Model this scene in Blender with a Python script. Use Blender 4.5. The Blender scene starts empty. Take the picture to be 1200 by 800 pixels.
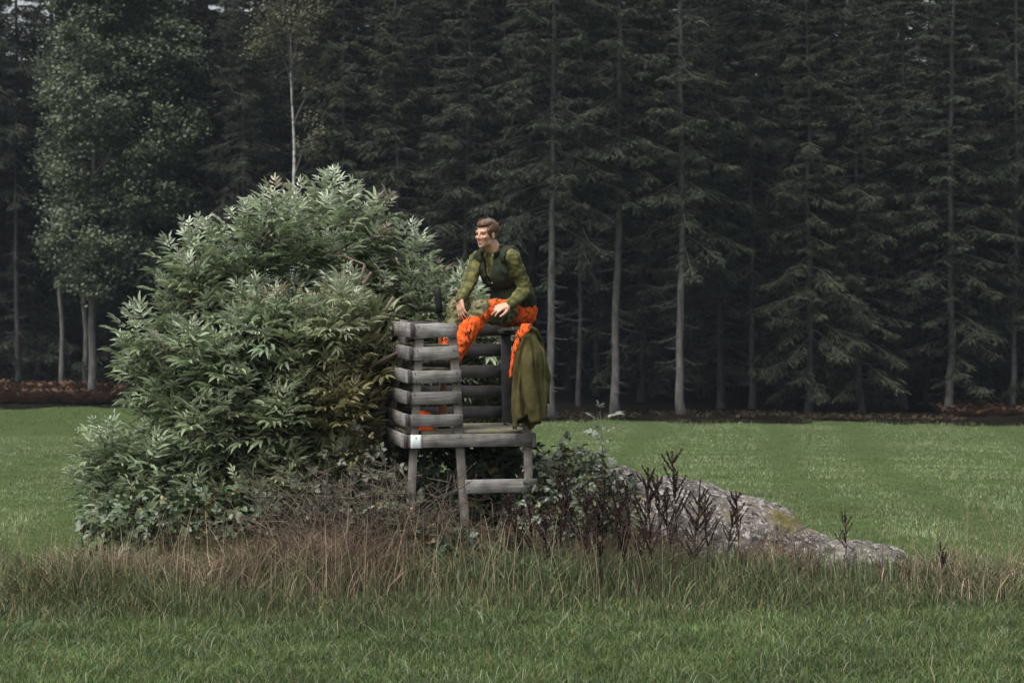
import bpy, bmesh, math, random
import numpy as np
from mathutils import Vector, Matrix, noise

# ---------------------------------------------------------------- camera, sky, sun, exposure
scene = bpy.context.scene
col = scene.collection
FP = 2833.0          # focal length in photo pixels (85 mm on a 36 mm sensor, 1200 px wide)
EYE = 1.9            # eye height above the mound

cam_d = bpy.data.cameras.new('camera')
cam = bpy.data.objects.new('camera', cam_d)
col.objects.link(cam)
cam.location = (0, 0, EYE)
cam.rotation_euler = (math.radians(90), 0, 0)
cam_d.lens = 85
cam_d.sensor_width = 36
cam_d.shift_y = -70 / 1200
cam_d.clip_end = 2000
cam_d.dof.use_dof = True
cam_d.dof.focus_distance = 18.2
cam_d.dof.aperture_fstop = 5.6
scene.camera = cam

SUN_EL, SUN_AZ = math.radians(64), math.radians(225)   # soft light from behind and left of the camera, high
world = bpy.data.worlds.new('World')
scene.world = world
world.use_nodes = True
wn, wl = world.node_tree.nodes, world.node_tree.links
bg = wn['Background']
sky = wn.new('ShaderNodeTexSky')
sky.sky_type = 'NISHITA'
sky.sun_disc = False
sky.sun_elevation = SUN_EL
sky.sun_rotation = SUN_AZ
sky.air_density = 1.0
sky.dust_density = 5.0
sky.ozone_density = 1.0
hs = wn.new('ShaderNodeHueSaturation')
hs.inputs['Saturation'].default_value = 0.38      # an overcast sky is nearly grey
wl.new(sky.outputs['Color'], hs.inputs['Color'])
wl.new(hs.outputs['Color'], bg.inputs['Color'])
bg.inputs['Strength'].default_value = 0.08

sun_d = bpy.data.lights.new('sun', 'SUN')
sun_d.energy = 1.5
sun_d.angle = math.radians(28)
sun_d.color = (1.0, 0.98, 0.955)
sun = bpy.data.objects.new('sun', sun_d)
col.objects.link(sun)
# direction towards the sun: azimuth measured clockwise from +Y
sd = Vector((math.sin(SUN_AZ) * math.cos(SUN_EL), math.cos(SUN_AZ) * math.cos(SUN_EL), math.sin(SUN_EL)))
sun.rotation_euler = sd.to_track_quat('Z', 'Y').to_euler()

scene.view_settings.view_transform = 'Standard'
scene.view_settings.look = 'None'
scene.view_settings.exposure = 1.5
scene.view_settings.gamma = 1.0
scene.view_settings.use_curve_mapping = False
scene.cycles.max_bounces = 5
scene.cycles.diffuse_bounces = 3
scene.cycles.transmission_bounces = 4
scene.cycles.transparent_max_bounces = 4

rng = np.random.default_rng(7)
random.seed(7)

# ---------------------------------------------------------------- helpers
def W(px, py, Y):
    """world point that stands Y metres away on the line of sight measured in the photograph"""
    return np.array([(px - 600) * Y / FP, Y, EYE - (py - 330) * Y / FP])

def mk(name, V, tris=None, quads=None, colr=None, smooth=False):
    me = bpy.data.meshes.new(name)
    V = np.asarray(V, dtype=np.float32).reshape(-1, 3)
    tris = np.zeros((0, 3), np.int32) if tris is None else np.asarray(tris, np.int32).reshape(-1, 3)
    quads = np.zeros((0, 4), np.int32) if quads is None else np.asarray(quads, np.int32).reshape(-1, 4)
    me.vertices.add(len(V))
    me.vertices.foreach_set('co', V.ravel())
    nl = tris.size + quads.size
    me.loops.add(nl)
    me.loops.foreach_set('vertex_index', np.concatenate([tris.ravel(), quads.ravel()]).astype(np.int32))
    npoly = len(tris) + len(quads)
    me.polygons.add(npoly)
    starts = np.concatenate([np.arange(len(tris)) * 3, len(tris) * 3 + np.arange(len(quads)) * 4]).astype(np.int32)
    me.polygons.foreach_set('loop_start', starts)
    if smooth:
        me.polygons.foreach_set('use_smooth', np.ones(npoly, bool))
    me.update(calc_edges=True)
    me.validate()
    if colr is not None:
        setcol(me, colr)
    return me

def setcol(me, c, name='Col'):
    c = np.asarray(c, np.float32)
    if c.shape[1] == 3:
        c = np.concatenate([c, np.ones((len(c), 1), np.float32)], 1)
    a = me.color_attributes.new(name, 'FLOAT_COLOR', 'POINT')
    a.data.foreach_set('color', c.ravel())

def ob(name, data, mat=None, parent=None, loc=None):
    o = bpy.data.objects.new(name, data)
    col.objects.link(o)
    if mat is not None and data is not None:
        if not data.materials:
            data.materials.append(mat)
    if parent is not None:
        o.parent = parent
    if loc is not None:
        o.location = loc
    return o

def tag(o, label=None, cat=None, group=None, kind=None):
    if label: o['label'] = label
    if cat: o['category'] = cat
    if group: o['group'] = group
    if kind: o['kind'] = kind
    return o

def thing(name, loc, label, cat, group=None, rz=0):
    o = ob(name, None, loc=loc)
    o.empty_display_size = 0.1
    o.rotation_euler[2] = rz
    return tag(o, label, cat, group)

def nrm(v):
    v = np.asarray(v, float)
    return v / np.maximum(np.linalg.norm(v, axis=-1, keepdims=True), 1e-9)

class Acc:
    """collects verts / tris / quads / colours"""
    def __init__(s): s.V, s.T, s.Q, s.C, s.n = [], [], [], [], 0
    def add(s, V, T=None, Q=None, C=None):
        V = np.asarray(V, float).reshape(-1, 3)
        if T is not None and len(T): s.T.append(np.asarray(T).reshape(-1, 3) + s.n)
        if Q is not None and len(Q): s.Q.append(np.asarray(Q).reshape(-1, 4) + s.n)
        s.V.append(V)
        if C is not None:
            C = np.asarray(C, float)
            if C.ndim == 1: C = np.tile(C, (len(V), 1))
            s.C.append(C)
        s.n += len(V)
    def tube(s, P, R, k=6, C=None, cap=True):
        P = np.asarray(P, float); R = np.broadcast_to(np.asarray(R, float), (len(P),))
        T = nrm(np.gradient(P, axis=0))
        ref = np.array([0.31, 0.2, 1.0]) if abs(T[0][2]) < 0.9 else np.array([1.0, 0.1, 0.0])
        A = nrm(np.cross(T, ref)); B = np.cross(T, A)
        th = np.arange(k) * 2 * math.pi / k
        V = P[:, None, :] + R[:, None, None] * (np.cos(th)[None, :, None] * A[:, None, :] + np.sin(th)[None, :, None] * B[:, None, :])
        Q = []
        for i in range(len(P) - 1):
            a = i * k + np.arange(k); b = i * k + (np.arange(k) + 1) % k
            Q.append(np.stack([a, b, b + k, a + k], 1))
        V = V.reshape(-1, 3); T_ = []
        if cap:
            n = len(V); V = np.concatenate([V, P[:1], P[-1:]])
            for j in range(k):
                T_.append((n, (j + 1) % k, j)); e = (len(P) - 1) * k
                T_.append((n + 1, e + j, e + (j + 1) % k))
        s.add(V, T_, np.concatenate(Q), C)
    def mesh(s, name, smooth=False):
        V = np.concatenate(s.V)
        T = np.concatenate(s.T) if s.T else None
        Q = np.concatenate(s.Q) if s.Q else None
        C = np.concatenate(s.C) if s.C else None
        return mk(name, V, T, Q, C, smooth)

# ---------------------------------------------------------------- materials
def newmat(name):
    m = bpy.data.materials.new(name); m.use_nodes = True
    return m, m.node_tree.nodes, m.node_tree.links, m.node_tree.nodes['Principled BSDF']

def rampnode(N, stops):
    r = N.new('ShaderNodeValToRGB')
    e = r.color_ramp.elements
    while len(e) < len(stops): e.new(0.5)
    for i, (p, c) in enumerate(stops):
        e[i].position = p; e[i].color = (*c, 1) if len(c) == 3 else c
    return r

def mat_noise(name, stops, scale=(8, 8, 8), rough=0.8, bump=0.3, bscale=None, detail=6, dist=0.01, spec=0.3, coord='Object'):
    m, N, L, P = newmat(name)
    tc = N.new('ShaderNodeTexCoord'); mp = N.new('ShaderNodeMapping')
    mp.inputs['Scale'].default_value = scale
    L.new(tc.outputs[coord], mp.inputs['Vector'])
    n = N.new('ShaderNodeTexNoise'); n.inputs['Scale'].default_value = 1; n.inputs['Detail'].default_value = detail
    n.inputs['Roughness'].default_value = 0.65
    L.new(mp.outputs['Vector'], n.inputs['Vector'])
    r = rampnode(N, stops); L.new(n.outputs['Fac'], r.inputs['Fac']); L.new(r.outputs['Color'], P.inputs['Base Color'])
    P.inputs['Roughness'].default_value = rough; P.inputs['Specular IOR Level'].default_value = spec
    if bump:
        b = N.new('ShaderNodeBump'); b.inputs['Strength'].default_value = bump; b.inputs['Distance'].default_value = dist
        src = n
        if bscale:
            src = N.new('ShaderNodeTexNoise'); src.inputs['Scale'].default_value = bscale; src.inputs['Detail'].default_value = 5
            L.new(tc.outputs[coord], src.inputs['Vector'])
        L.new(src.outputs['Fac'], b.inputs['Height']); L.new(b.outputs['Normal'], P.inputs['Normal'])
    return m

def mat_leaf(name, rough=0.5, trans=0.25, spec=0.4, tint=(1, 1, 1), nscale=6.0, namt=0.35):
    """plant tissue: colour from the mesh's own 'Col', mottled, slightly translucent"""
    m, N, L, P = newmat(name)
    at = N.new('ShaderNodeAttribute'); at.attribute_name = 'Col'
    tc = N.new('ShaderNodeTexCoord'); n = N.new('ShaderNodeTexNoise'); n.inputs['Scale'].default_value = nscale
    n.inputs['Detail'].default_value = 3
    L.new(tc.outputs['Object'], n.inputs['Vector'])
    r = rampnode(N, [(0.3, (1 - namt,) * 3), (0.7, (1 + namt,) * 3)]); L.new(n.outputs['Fac'], r.inputs['Fac'])
    mx = N.new('ShaderNodeMix'); mx.data_type = 'RGBA'; mx.blend_type = 'MULTIPLY'; mx.inputs['Factor'].default_value = 1
    L.new(at.outputs['Color'], mx.inputs['A']); L.new(r.outputs['Color'], mx.inputs['B'])
    L.new(mx.outputs['Result'], P.inputs['Base Color'])
    P.inputs['Roughness'].default_value = rough; P.inputs['Specular IOR Level'].default_value = spec
    if trans:
        t = N.new('ShaderNodeBsdfTranslucent'); L.new(mx.outputs['Result'], t.inputs['Color'])
        ms = N.new('ShaderNodeMixShader'); ms.inputs['Fac'].default_value = trans
        L.new(P.outputs['BSDF'], ms.inputs[1]); L.new(t.outputs['BSDF'], ms.inputs[2])
        L.new(ms.outputs['Shader'], N['Material Output'].inputs['Surface'])
    return m

M = {}
M['soil'] = mat_noise('field_soil', [(0.3, (0.035, 0.05, 0.018)), (0.55, (0.05, 0.072, 0.026)), (0.75, (0.07, 0.085, 0.035))], (3, 3, 3), 1.0, 0.6, 40, dist=0.04, spec=0.0)
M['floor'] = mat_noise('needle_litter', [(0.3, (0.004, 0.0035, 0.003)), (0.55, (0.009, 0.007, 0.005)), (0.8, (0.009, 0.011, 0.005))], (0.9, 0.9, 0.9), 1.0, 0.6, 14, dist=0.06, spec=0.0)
M['grass'] = mat_leaf('grass_blades', 0.6, 0.25, 0.2, namt=0.22, nscale=1.3)
M['needles'] = mat_leaf('spruce_needles', 0.7, 0.1, 0.2, namt=0.3, nscale=0.8)
M['leaves'] = mat_leaf('tree_leaves', 0.55, 0.25, 0.3, namt=0.3, nscale=0.9)
M['elder'] = mat_leaf('elder_leaves', 0.5, 0.28, 0.4, namt=0.18, nscale=30)
M['bramble'] = mat_leaf('bramble_leaves', 0.45, 0.15, 0.4, namt=0.25, nscale=20)
M['dry'] = mat_leaf('dry_stalks', 0.8, 0.15, 0.15, namt=0.25, nscale=9)
M['spruce_bark'] = mat_noise('spruce_bark', [(0.3, (0.018, 0.016, 0.015)), (0.5, (0.042, 0.038, 0.036)), (0.72, (0.075, 0.071, 0.068))], (9, 9, 2.2), 0.95, 0.7, dist=0.02, spec=0.1)
M['pale_bark'] = mat_noise('pale_bark', [(0.3, (0.05, 0.045, 0.041)), (0.5, (0.095, 0.089, 0.083)), (0.72, (0.16, 0.153, 0.144))], (7, 7, 2.2), 0.95, 0.6, dist=0.02, spec=0.1)
M['birch_bark'] = mat_noise('birch_bark', [(0.34, (0.05, 0.045, 0.04)), (0.45, (0.32, 0.31, 0.29)), (0.7, (0.50, 0.49, 0.46))], (2, 2, 6.5), 0.8, 0.4, dist=0.02)
M['twig'] = mat_noise('twig_bark', [(0.3, (0.06, 0.047, 0.036)), (0.7, (0.15, 0.12, 0.092))], (15, 15, 15), 0.9, 0)
M['dead_twig'] = mat_noise('dead_branch_bark', [(0.3, (0.04, 0.037, 0.035)), (0.7, (0.095, 0.09, 0.085))], (4, 4, 4), 0.9, 0)

# ---------------------------------------------------------------- terrain
def sst(a, b, x):
    t = np.clip((np.asarray(x, float) - a) / (b - a), 0, 1)
    return t * t * (3 - 2 * t)

def terr(x, y):
    x = np.asarray(x, float); y = np.asarray(y, float)
    z = -0.25 - 0.0418 * (np.clip(y, 20, 75) - 20)
    z = z + 0.012 * np.clip(y - 77, 0, 200)
    z = z + 0.07 * np.clip(y - 91, 0, 14) * sst(6, 12, -x)
    z = z - 0.36 * sst(4, 15, -x) * sst(25, 62, y)
    z = z + 0.10 * sst(45, 75, y) * np.sin(x * 0.22 + 0.6) * 0.6
    z = z + 0.24 * np.exp(-((x + 0.7) / 1.9) ** 2 - ((y - 18.9) / 1.15) ** 2)     # the mound
    z = z - 0.13 * sst(18.3, 17.0, y)
    z = z + 0.025 * np.sin(x * 1.7 + y * 0.9) * np.sin(y * 1.3 - x * 0.6) + 0.03 * np.sin(x * 0.45 + 1) * np.sin(y * 0.37)
    return z

def grid(xs, ys, off=0.0, jit=None):
    X, Y = np.meshgrid(xs, ys)
    Z = terr(X, Y) + off
    if jit is not None: Z = Z + jit(X, Y)
    nx, ny = len(xs), len(ys)
    i = (np.arange(ny - 1)[:, None] * nx + np.arange(nx - 1)[None, :]).ravel()
    return np.stack([X, Y, Z], -1).reshape(-1, 3), np.stack([i, i + 1, i + nx + 1, i + nx], 1)

xs = np.concatenate([np.linspace(-900, -40, 12)[:-1], np.linspace(-40, -8, 33)[:-1], np.linspace(-8, 8, 81), np.linspace(8, 40, 33)[1:], np.linspace(40, 900, 12)[1:]])
ys = np.concatenate([np.linspace(-60, 8, 8)[:-1], np.linspace(8, 24, 81), np.linspace(24, 90, 80)[1:], np.linspace(90, 1500, 16)[1:]])
V, Q = grid(xs, ys)
tag(ob('field', mk('field', V, None, Q, smooth=True), M['soil']), kind='structure')

def edge_y(x):      # where the field ends and the wood begins
    return 76.0 + 13.5 * sst(3, 12, -np.asarray(x, float)) + 0.8 * np.sin(np.asarray(x, float) * 0.7) + 0.6 * np.sin(np.asarray(x, float) * 1.9 + 1) + 0.35 * np.sin(np.asarray(x, float) * 4.7) - 1.0 * sst(10, 16, x)
fx = np.linspace(-60, 60, 161)
rows = []
for k in range(40):
    t = k / 39
    yy = edge_y(fx) - 0.3 + t ** 1.5 * 90
    rows.append(np.stack([fx, yy, terr(fx, yy) + 0.03 + 0.16 * sst(0, 0.08, t) * (0.6 + 0.4 * np.sin(fx * 1.3 + yy * 0.8) * np.sin(yy * 0.9 - fx * .4))], -1))
V = np.array(rows).reshape(-1, 3)
i = (np.arange(39)[:, None] * 161 + np.arange(160)[None, :]).ravel()
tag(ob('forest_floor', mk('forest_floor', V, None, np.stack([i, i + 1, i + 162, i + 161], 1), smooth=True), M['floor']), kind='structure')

# ---------------------------------------------------------------- spruces
def spruce_mesh(seed, H, r0, hb, R, dens, live_low=0.0, dark=1.0, warm=0.0):
    """one spruce: trunk, dead branches below hb, drooping needled boughs above. returns three meshes"""
    g = np.random.default_rng(seed)
    tr = Acc()
    zz = np.linspace(-0.3, H, 26)
    bendx = np.cumsum(g.normal(0, 0.03, 26)) + zz * g.normal(0, .012); bendy = np.cumsum(g.normal(0, 0.03, 26)) + zz * g.normal(0, .012)
    bendx -= bendx[1]; bendy -= bendy[1]
    rr = r0 * (1 - zz / H) ** 0.85 + 0.012
    rr[0] *= 1.7; rr[1] *= 1.12
    P = np.stack([bendx, bendy, zz], 1)
    tr.tube(P, rr, 9)
    cen = lambda z: np.stack([np.interp(z, zz, bendx), np.interp(z, zz, bendy), z], -1)
    dd = Acc(); nd = Acc()
    # dead branches
    z = 0.9
    while z < hb + 1.5:
        for _ in range(g.integers(1, 4)):
            a = g.uniform(0, 6.283); Ln = g.uniform(0.25, 1.0) * (0.5 + 1.1 * min(1, z / hb)) * R * 0.62
            d = np.array([math.cos(a), math.sin(a), 0])
            t = np.linspace(0, 1, 5)[:, None]
            dr = g.uniform(-0.35, 0.12)
            p = cen(np.array(z)) + d * t * Ln + np.array([0, 0, 1]) * (dr * t * Ln - 0.12 * np.sin(t * 3.1) * Ln) + g.normal(0, 0.02, (5, 3)) * t
            dd.tube(p, np.linspace(0.017, 0.005, 5), 3, cap=False)
            for _k in range(g.integers(0, 5)):      # side twigs
                u = g.uniform(0.3, 0.95); q = cen(np.array(z)) * (1 - u) + p[-1] * u
                q = p[int(u * 4)]
                sd_ = np.array([-d[1], d[0], 0]) * g.choice([-1, 1]) + d * 0.6 + np.array([0, 0, g.uniform(-0.9, 0.1)])
                l2 = g.uniform(0.12, 0.4) * Ln
                dd.tube([q, q + nrm(sd_) * l2 * 0.6, q + nrm(sd_) * l2 + np.array([0, 0, -0.1 * l2])], [0.008, 0.006, 0.003], 3, cap=False)
        z += g.uniform(0.16, 0.42)
    # boughs
    z = hb
    base = np.array([0.0205, 0.0255, 0.0155]) * dark + np.array([0.012, 0.009, 0.0]) * warm
    zlo = live_low if live_low else hb
    z = zlo
    TV, TT, TC = [], [], []
    while z < H - 0.15:
        f = (H - z) / (H - zlo + 1e-6)
        prob = dens if z > hb else dens * 0.55
        nb = max(1, int(round(g.normal(5.2, 1.0) * prob)))
        a0 = g.uniform(0, 6.283)
        for b in range(nb):
            a = a0 + b * 6.283 / nb + g.normal(0, 0.3)
            Ln = R * (0.18 + 0.95 * min(1, f * 1.25) ** 0.8) * g.uniform(0.55, 1.12)
            if g.random() < 0.12: Ln *= 0.5
            d = np.array([math.cos(a), math.sin(a), 0]); s = np.array([-d[1], d[0], 0])
            up0 = 0.55 * (1 - f) ** 1.5 + g.normal(0, 0.06); dro = -(0.32 + 0.25 * f) * g.uniform(0.6, 1.3); tipu = 0.22 * g.uniform(0.4, 1.3)
            n = 7
            t = np.linspace(0, 1, n)
            zoff = (up0 * t + dro * t ** 1.6 + tipu * t ** 3.5) * Ln
            sw = g.normal(0, 0.08) * Ln
            c = cen(np.array(z))
            p = c + d * (t * Ln)[:, None] + s * (sw * t ** 2)[:, None] + np.array([0, 0, 1]) * zoff[:, None]
            dd.tube(p, np.linspace(0.02, 0.006, n) * (0.5 + 0.5 * Ln / R), 3, cap=False)
            # twigs: needled sprays on both sides, hanging
            m = int(34 * Ln / 1.6 * g.uniform(0.8, 1.15)) + 6
            tt = g.uniform(0.12 + 0.18 * f, 1.02, m); tt = np.clip(tt, 0, 1)
            bp = np.stack([np.interp(tt, t, p[:, k]) for k in range(3)], 1)
            side = g.choice([-1, 1], m)
            tl = (0.12 + 0.42 * np.sin(np.clip(1.08 - tt, 0, 1) * 2.2)) * Ln * 0.62 * g.uniform(0.5, 1.15, m) + 0.05
            tl = np.minimum(tl, 0.75)
            hang = g.uniform(0.1, 1.05, m) * (0.35 + 0.65 * f)
            td = nrm(side[:, None] * s[None] * g.uniform(0.5, 1, m)[:, None] + d[None] * g.uniform(0.35, 0.9, m)[:, None] + np.array([0, 0, -1])[None] * hang[:, None])
            # each spray = 1 main + sub sprays
            K = 7
            for k in range(K):
                if k == 0:
                    o_ = bp; dir_ = td; l_ = tl; w_ = 0.018 * np.ones(m)
                else:
                    u = g.uniform(0.15, 0.9, m)[:, None]
                    o_ = bp + td * tl[:, None] * u
                    sgn = 1 if k % 2 else -1
                    lat = nrm(np.cross(td, np.array([0, 0, 1.0])) * sgn + 1e-3)
                    dir_ = nrm(td * 0.75 + lat * 0.65 + np.array([0, 0, -0.35]) + g.normal(0, 0.14, (m, 3)))
                    l_ = tl * g.uniform(0.3, 0.6, m); w_ = 0.0145 * np.ones(m)
                wv = nrm(np.cross(dir_, g.normal(0, 1, (m, 3))))
                mid = o_ + dir_ * (l_ * 0.45)[:, None]
                tip = o_ + dir_ * l_[:, None] + np.array([0, 0, -0.06]) * l_[:, None]
                v = np.stack([o_, mid + wv * w_[:, None], tip, mid - wv * w_[:, None]], 1)
                TV.append(v.reshape(-1, 3))
                cc = base * g.uniform(0.6, 1.5, (m, 1)) * (0.85 + 0.35 * tt[:, None]) + np.array([0.006, 0.008, 0.0]) * (g.random((m, 1)) < 0.2)
                TC.append(np.repeat(cc, 4, 0))
        z += g.uniform(0.20, 0.42) * (0.75 + 0.4 * f)
    TV = np.concatenate(TV); nq = len(TV) // 4
    needles = mk('boughs', TV, None, np.arange(nq * 4).reshape(-1, 4), np.concatenate(TC))
    return tr.mesh('trunk', True), dd.mesh('branches'), needles

SPR = {}
def spr(kind, seed, **k):
    SPR[kind] = spruce_mesh(seed, **k)
# tall bare-stemmed edge trees, half-clad ones, and full ones with boughs nearly to the ground
spr('bare1', 11, H=21, r0=0.108, hb=6.2, R=1.75, dens=0.85)
spr('bare2', 12, H=23, r0=0.112, hb=7.6, R=1.8, dens=0.8)
spr('bare3', 13, H=20, r0=0.095, hb=5.0, R=1.5, dens=0.85)
spr('half1', 14, H=19, r0=0.115, hb=3.6, R=1.85, dens=0.9, live_low=1.3)
spr('half2', 15, H=16.5, r0=0.105, hb=2.8, R=1.65, dens=0.9, live_low=1.0, warm=0.3)
spr('half3', 16, H=15, r0=0.10, hb=2.2, R=1.6, dens=0.9, live_low=0.8, warm=0.2)
spr('full1', 17, H=13.5, r0=0.12, hb=1.2, R=2.0, dens=0.85, live_low=0.5)
spr('full2', 18, H=17, r0=0.14, hb=1.6, R=2.3, dens=0.8, live_low=0.6)

SPL = {
 'bare': ('tall spruce with a long bare grey trunk and thin dead twigs', 'tall bare-stemmed spruces'),
 'half': ('spruce with grey trunk showing between loose drooping boughs', 'half-clad spruces'),
 'full': ('dark spruce in the wood, clad in boughs nearly to the ground', 'fully clad spruces'),
}
def put_spruce(kind, x, y, rz, sc, label=None, bark=None, name='spruce_tree'):
    lab, grp = SPL[kind[:4]]
    if label: grp = None
    t = thing(name, (x, y, float(terr(x, y)) + 0.05), label or lab, 'tree', grp, rz)
    wd = rng.uniform(0.85, 1.15); t.scale = (sc * wd, sc * wd, sc)
    a, b, c = SPR[kind]
    tk = ob('trunk', a, M['spruce_bark'], t)
    if bark:
        tk.material_slots[0].link = 'OBJECT'; tk.material_slots[0].material = M[bark]
    tag(ob('branches', b, M['dead_twig'], t), kind='stuff')
    ob('crown', c, M['needles'], t)
    return t

def at_px(px, Y): return (px - 600) * Y / FP
front = [  # measured trunk x in the photo, distance, kind, scale, own label, bark
 (645, 77.0, 'bare1', 1.0, 'tall pale-trunked spruce at the wood edge rising behind the hanging jacket', 'pale_bark'),
 (678, 82.5, 'bare3', 1.0, 'spruce set back between two pale trunks behind the jacket', None),
 (720, 77.5, 'bare2', 0.95, 'straight bare-trunked spruce at the field edge with ragged dead twigs', 'pale_bark'),
 (796, 77.2, 'bare3', 1.1, 'slim pale bare-trunked spruce standing where the field meets the wood', 'pale_bark'),
 (845, 81.0, 'half1', 1.0, 'loose-boughed spruce standing next to the slim pale trunk', None),
 (882, 80.0, 'bare1', 0.9, 'dark thin bare trunk between loose-boughed spruces above the boulder', None),
 (948, 79.0, 'half2', 1.0, 'warm green spruce with a thin trunk showing and boughs tapering upward', None),
 (1009, 79.5, 'half3', 1.0, 'pointed young spruce clad low, next to the warm green spruce', None),
 (1058, 82.0, 'bare3', 1.0, 'dark thin-trunked spruce beside the brightest grey trunk', None),
 (1112, 80.0, 'half1', 0.95, 'spruce with the brightest grey trunk and many bare side branches, near bracken', 'pale_bark'),
 (1187, 80.5, 'bare2', 0.9, 'straight pale-trunked spruce rising out of the rusty bracken', 'pale_bark'),
 (593, 84.0, 'bare2', 1.0, 'bare-trunked spruce rising behind the seated person\'s shoulder', None),
 (548, 83.0, 'half1', 1.05, 'drooping spruce directly behind the seated person\'s head', None),
 (512, 87.0, 'bare1', 1.0, 'tall spruce rising behind the gap between elder bush and person', None),
 (468, 85.0, 'half2', 1.1, 'spruce with drooping boughs rising behind the elder bush beside the birch', None),
 (404, 88.0, 'bare3', 1.1, 'slim spruce rising behind the highest sprig of the elder bush', None),
 (286, 90.5, 'bare1', 0.9, 'thin dead-looking spruce trunk rising out of the dark beside the birch', None),
 (22, 95.0, 'bare2', 1.0, 'dark bare-trunked spruce standing beyond the brown bracken', None),
 (-25, 97.0, 'half1', 1.0, None, None),
 (1235, 80.0, 'half3', 1.0, None, None),
 (752, 84.0, 'half3', 1.1, None, None),
 (915, 85.0, 'half1', 1.1, None, None),
 (822, 86.0, 'full1', 1.0, None, None),
 (1150, 86.0, 'bare1', 1.0, None, None),
 (985, 86.0, 'full2', 1.0, None, None),
 (700, 88.0, 'bare1', 1.0, None, None),
 (770, 88.5, 'bare3', 1.0, None, None),
 (862, 87.5, 'bare2', 0.9, None, None),
 (1085, 87.0, 'bare3', 1.0, None, None),
 (620, 88.5, 'bare3', 1.05, None, None),
 (440, 89.5, 'bare2', 0.9, None, None),
 (372, 91.0, 'half1', 1.1, None, None),
 (250, 93.0, 'half2', 1.2, None, None),
]
pts = []
for k, (px, Y, kind, sc, lab, bark) in enumerate(front):
    x = at_px(px, Y); pts.append((x, Y))
    put_spruce(kind, x, Y, rng.uniform(0, 6.28), sc, lab, bark)
# the wood behind, thinning is left to its own shade
kinds_back = ['bare1', 'bare2', 'bare3', 'half1', 'half2', 'full2', 'full1', 'half3']
tries = 0
while tries < 4200:
    tries += 1
    Y = rng.uniform(84, 124); hw = 0.31 * Y + 5
    x = rng.uniform(-hw, hw)
    if Y < edge_y(x) + 5: continue
    inside = abs(x) < 0.225 * Y + 1.5
    if not inside and Y > 112: continue
    sp = (2.1 if Y < 100 else 2.9) if inside else 3.3
    if any((x - a) ** 2 + (Y - b) ** 2 < sp ** 2 for a, b in pts): continue
    pts.append((x, Y))
    kd = kinds_back[int(rng.integers(0, 8))] if Y < 104 else ['full2', 'full1', 'half1', 'full2'][int(rng.integers(0, 4))]
    pxx = 600 + x * FP / Y; scl = rng.uniform(0.95, 1.3)
    if 2 < pxx < 58: kd = 'full1'; scl = (1.9 + 318 * Y / FP - float(terr(x, Y))) / 13.5 * rng.uniform(.94, 1.02)    # a lower stretch of wood where sky shows
    put_spruce(kd, x, Y, rng.uniform(0, 6.28), scl)

# ---------------------------------------------------------------- broadleaved trees on the left
def leafy_tree(seed, H, r0, crown_z, lobes, nleaf, leaf, cbase, bark, limbs=14, multi=None):
    g = np.random.default_rng(seed)
    tr = Acc(); br = Acc()
    zz = np.linspace(-0.3, H, 18)
    bx = np.cumsum(g.normal(0, 0.05, 18)); by = np.cumsum(g.normal(0, 0.05, 18)); bx -= bx[1]; by -= by[1]
    rr = r0 * (1 - zz / (H * 1.02)) ** 0.8 + 0.01; rr[0] *= 1.5
    tr.tube(np.stack([bx, by, zz], 1), rr, 9)
    cen = lambda z: np.array([np.interp(z, zz, bx), np.interp(z, zz, by), z])
    V, C = [], []
    lob = np.array(lobes, float)          # cx, cy, cz, rx, ry, rz
    for L_ in lob:
        z0 = max(crown_z * 0.9, L_[2] - 0.55 * L_[5] - 1.0)
        a = cen(min(z0, H * 0.9)); b = L_[:3]
        t = np.linspace(0, 1, 7)[:, None]
        p = a * (1 - t) + b * t + np.array([0, 0, 0.5]) * np.sin(t * 3.14) + g.normal(0, 0.05, (7, 3)) * t
        br.tube(p, np.linspace(0.055, 0.015, 7) * (r0 / 0.14), 5, cap=False)
        for _ in range(5):
            q = p[g.integers(3, 7)]; e = L_[:3] + nrm(g.normal(0, 1, 3)) * L_[3:] * 0.85
            br.tube([q, (q + e) / 2 + g.normal(0, 0.1, 3), e], [0.018, 0.012, 0.005], 3, cap=False)
    vol = lob[:, 3] * lob[:, 5]; pr = vol / vol.sum()
    nclump = max(40, nleaf // 90)
    which = g.choice(len(lob), nclump, p=pr)
    dirs = nrm(g.normal(0, 1, (nclump, 3)))
    rad = g.uniform(0.45, 1.05, nclump) ** 0.6
    cc = lob[which, :3] + dirs * lob[which, 3:] * rad[:, None]
    per = nleaf // nclump
    cs = np.repeat(cc, per, 0)
    spread = np.repeat(g.uniform(0.13, 0.30, nclump), per)[:, None]
    o = cs + g.normal(0, 1, (len(cs), 3)) * spread * np.array([1.15, 1.15, 0.65])
    d = nrm(g.normal(0, 1, (len(cs), 3)) * np.array([1, 1, .6]) + np.array([0, 0, -0.3]))
    s = nrm(np.cross(d, g.normal(0, 0.6, (len(cs), 3)) + np.array([0, -0.3, 1.0])))
    l = leaf * g.uniform(0.6, 1.25, (len(cs), 1)); w = l * 0.42
    v = np.stack([o, o + d * l * 0.5 + s * w, o + d * l, o + d * l * 0.5 - s * w], 1)
    clc = np.repeat(g.uniform(0.7, 1.25, (nclump, 1)), per, 0)
    c = np.array(cbase)[None] * clc * g.uniform(0.75, 1.3, (len(cs), 1)) + np.array([0.012, 0.006, 0.0]) * (g.random((len(cs), 1)) < 0.12)
    leaves = mk('leaves', v.reshape(-1, 3), None, np.arange(len(v) * 4).reshape(-1, 4), np.repeat(c, 4, 0))
    return tr.mesh('trunk', True), br.mesh('limbs'), leaves

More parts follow.
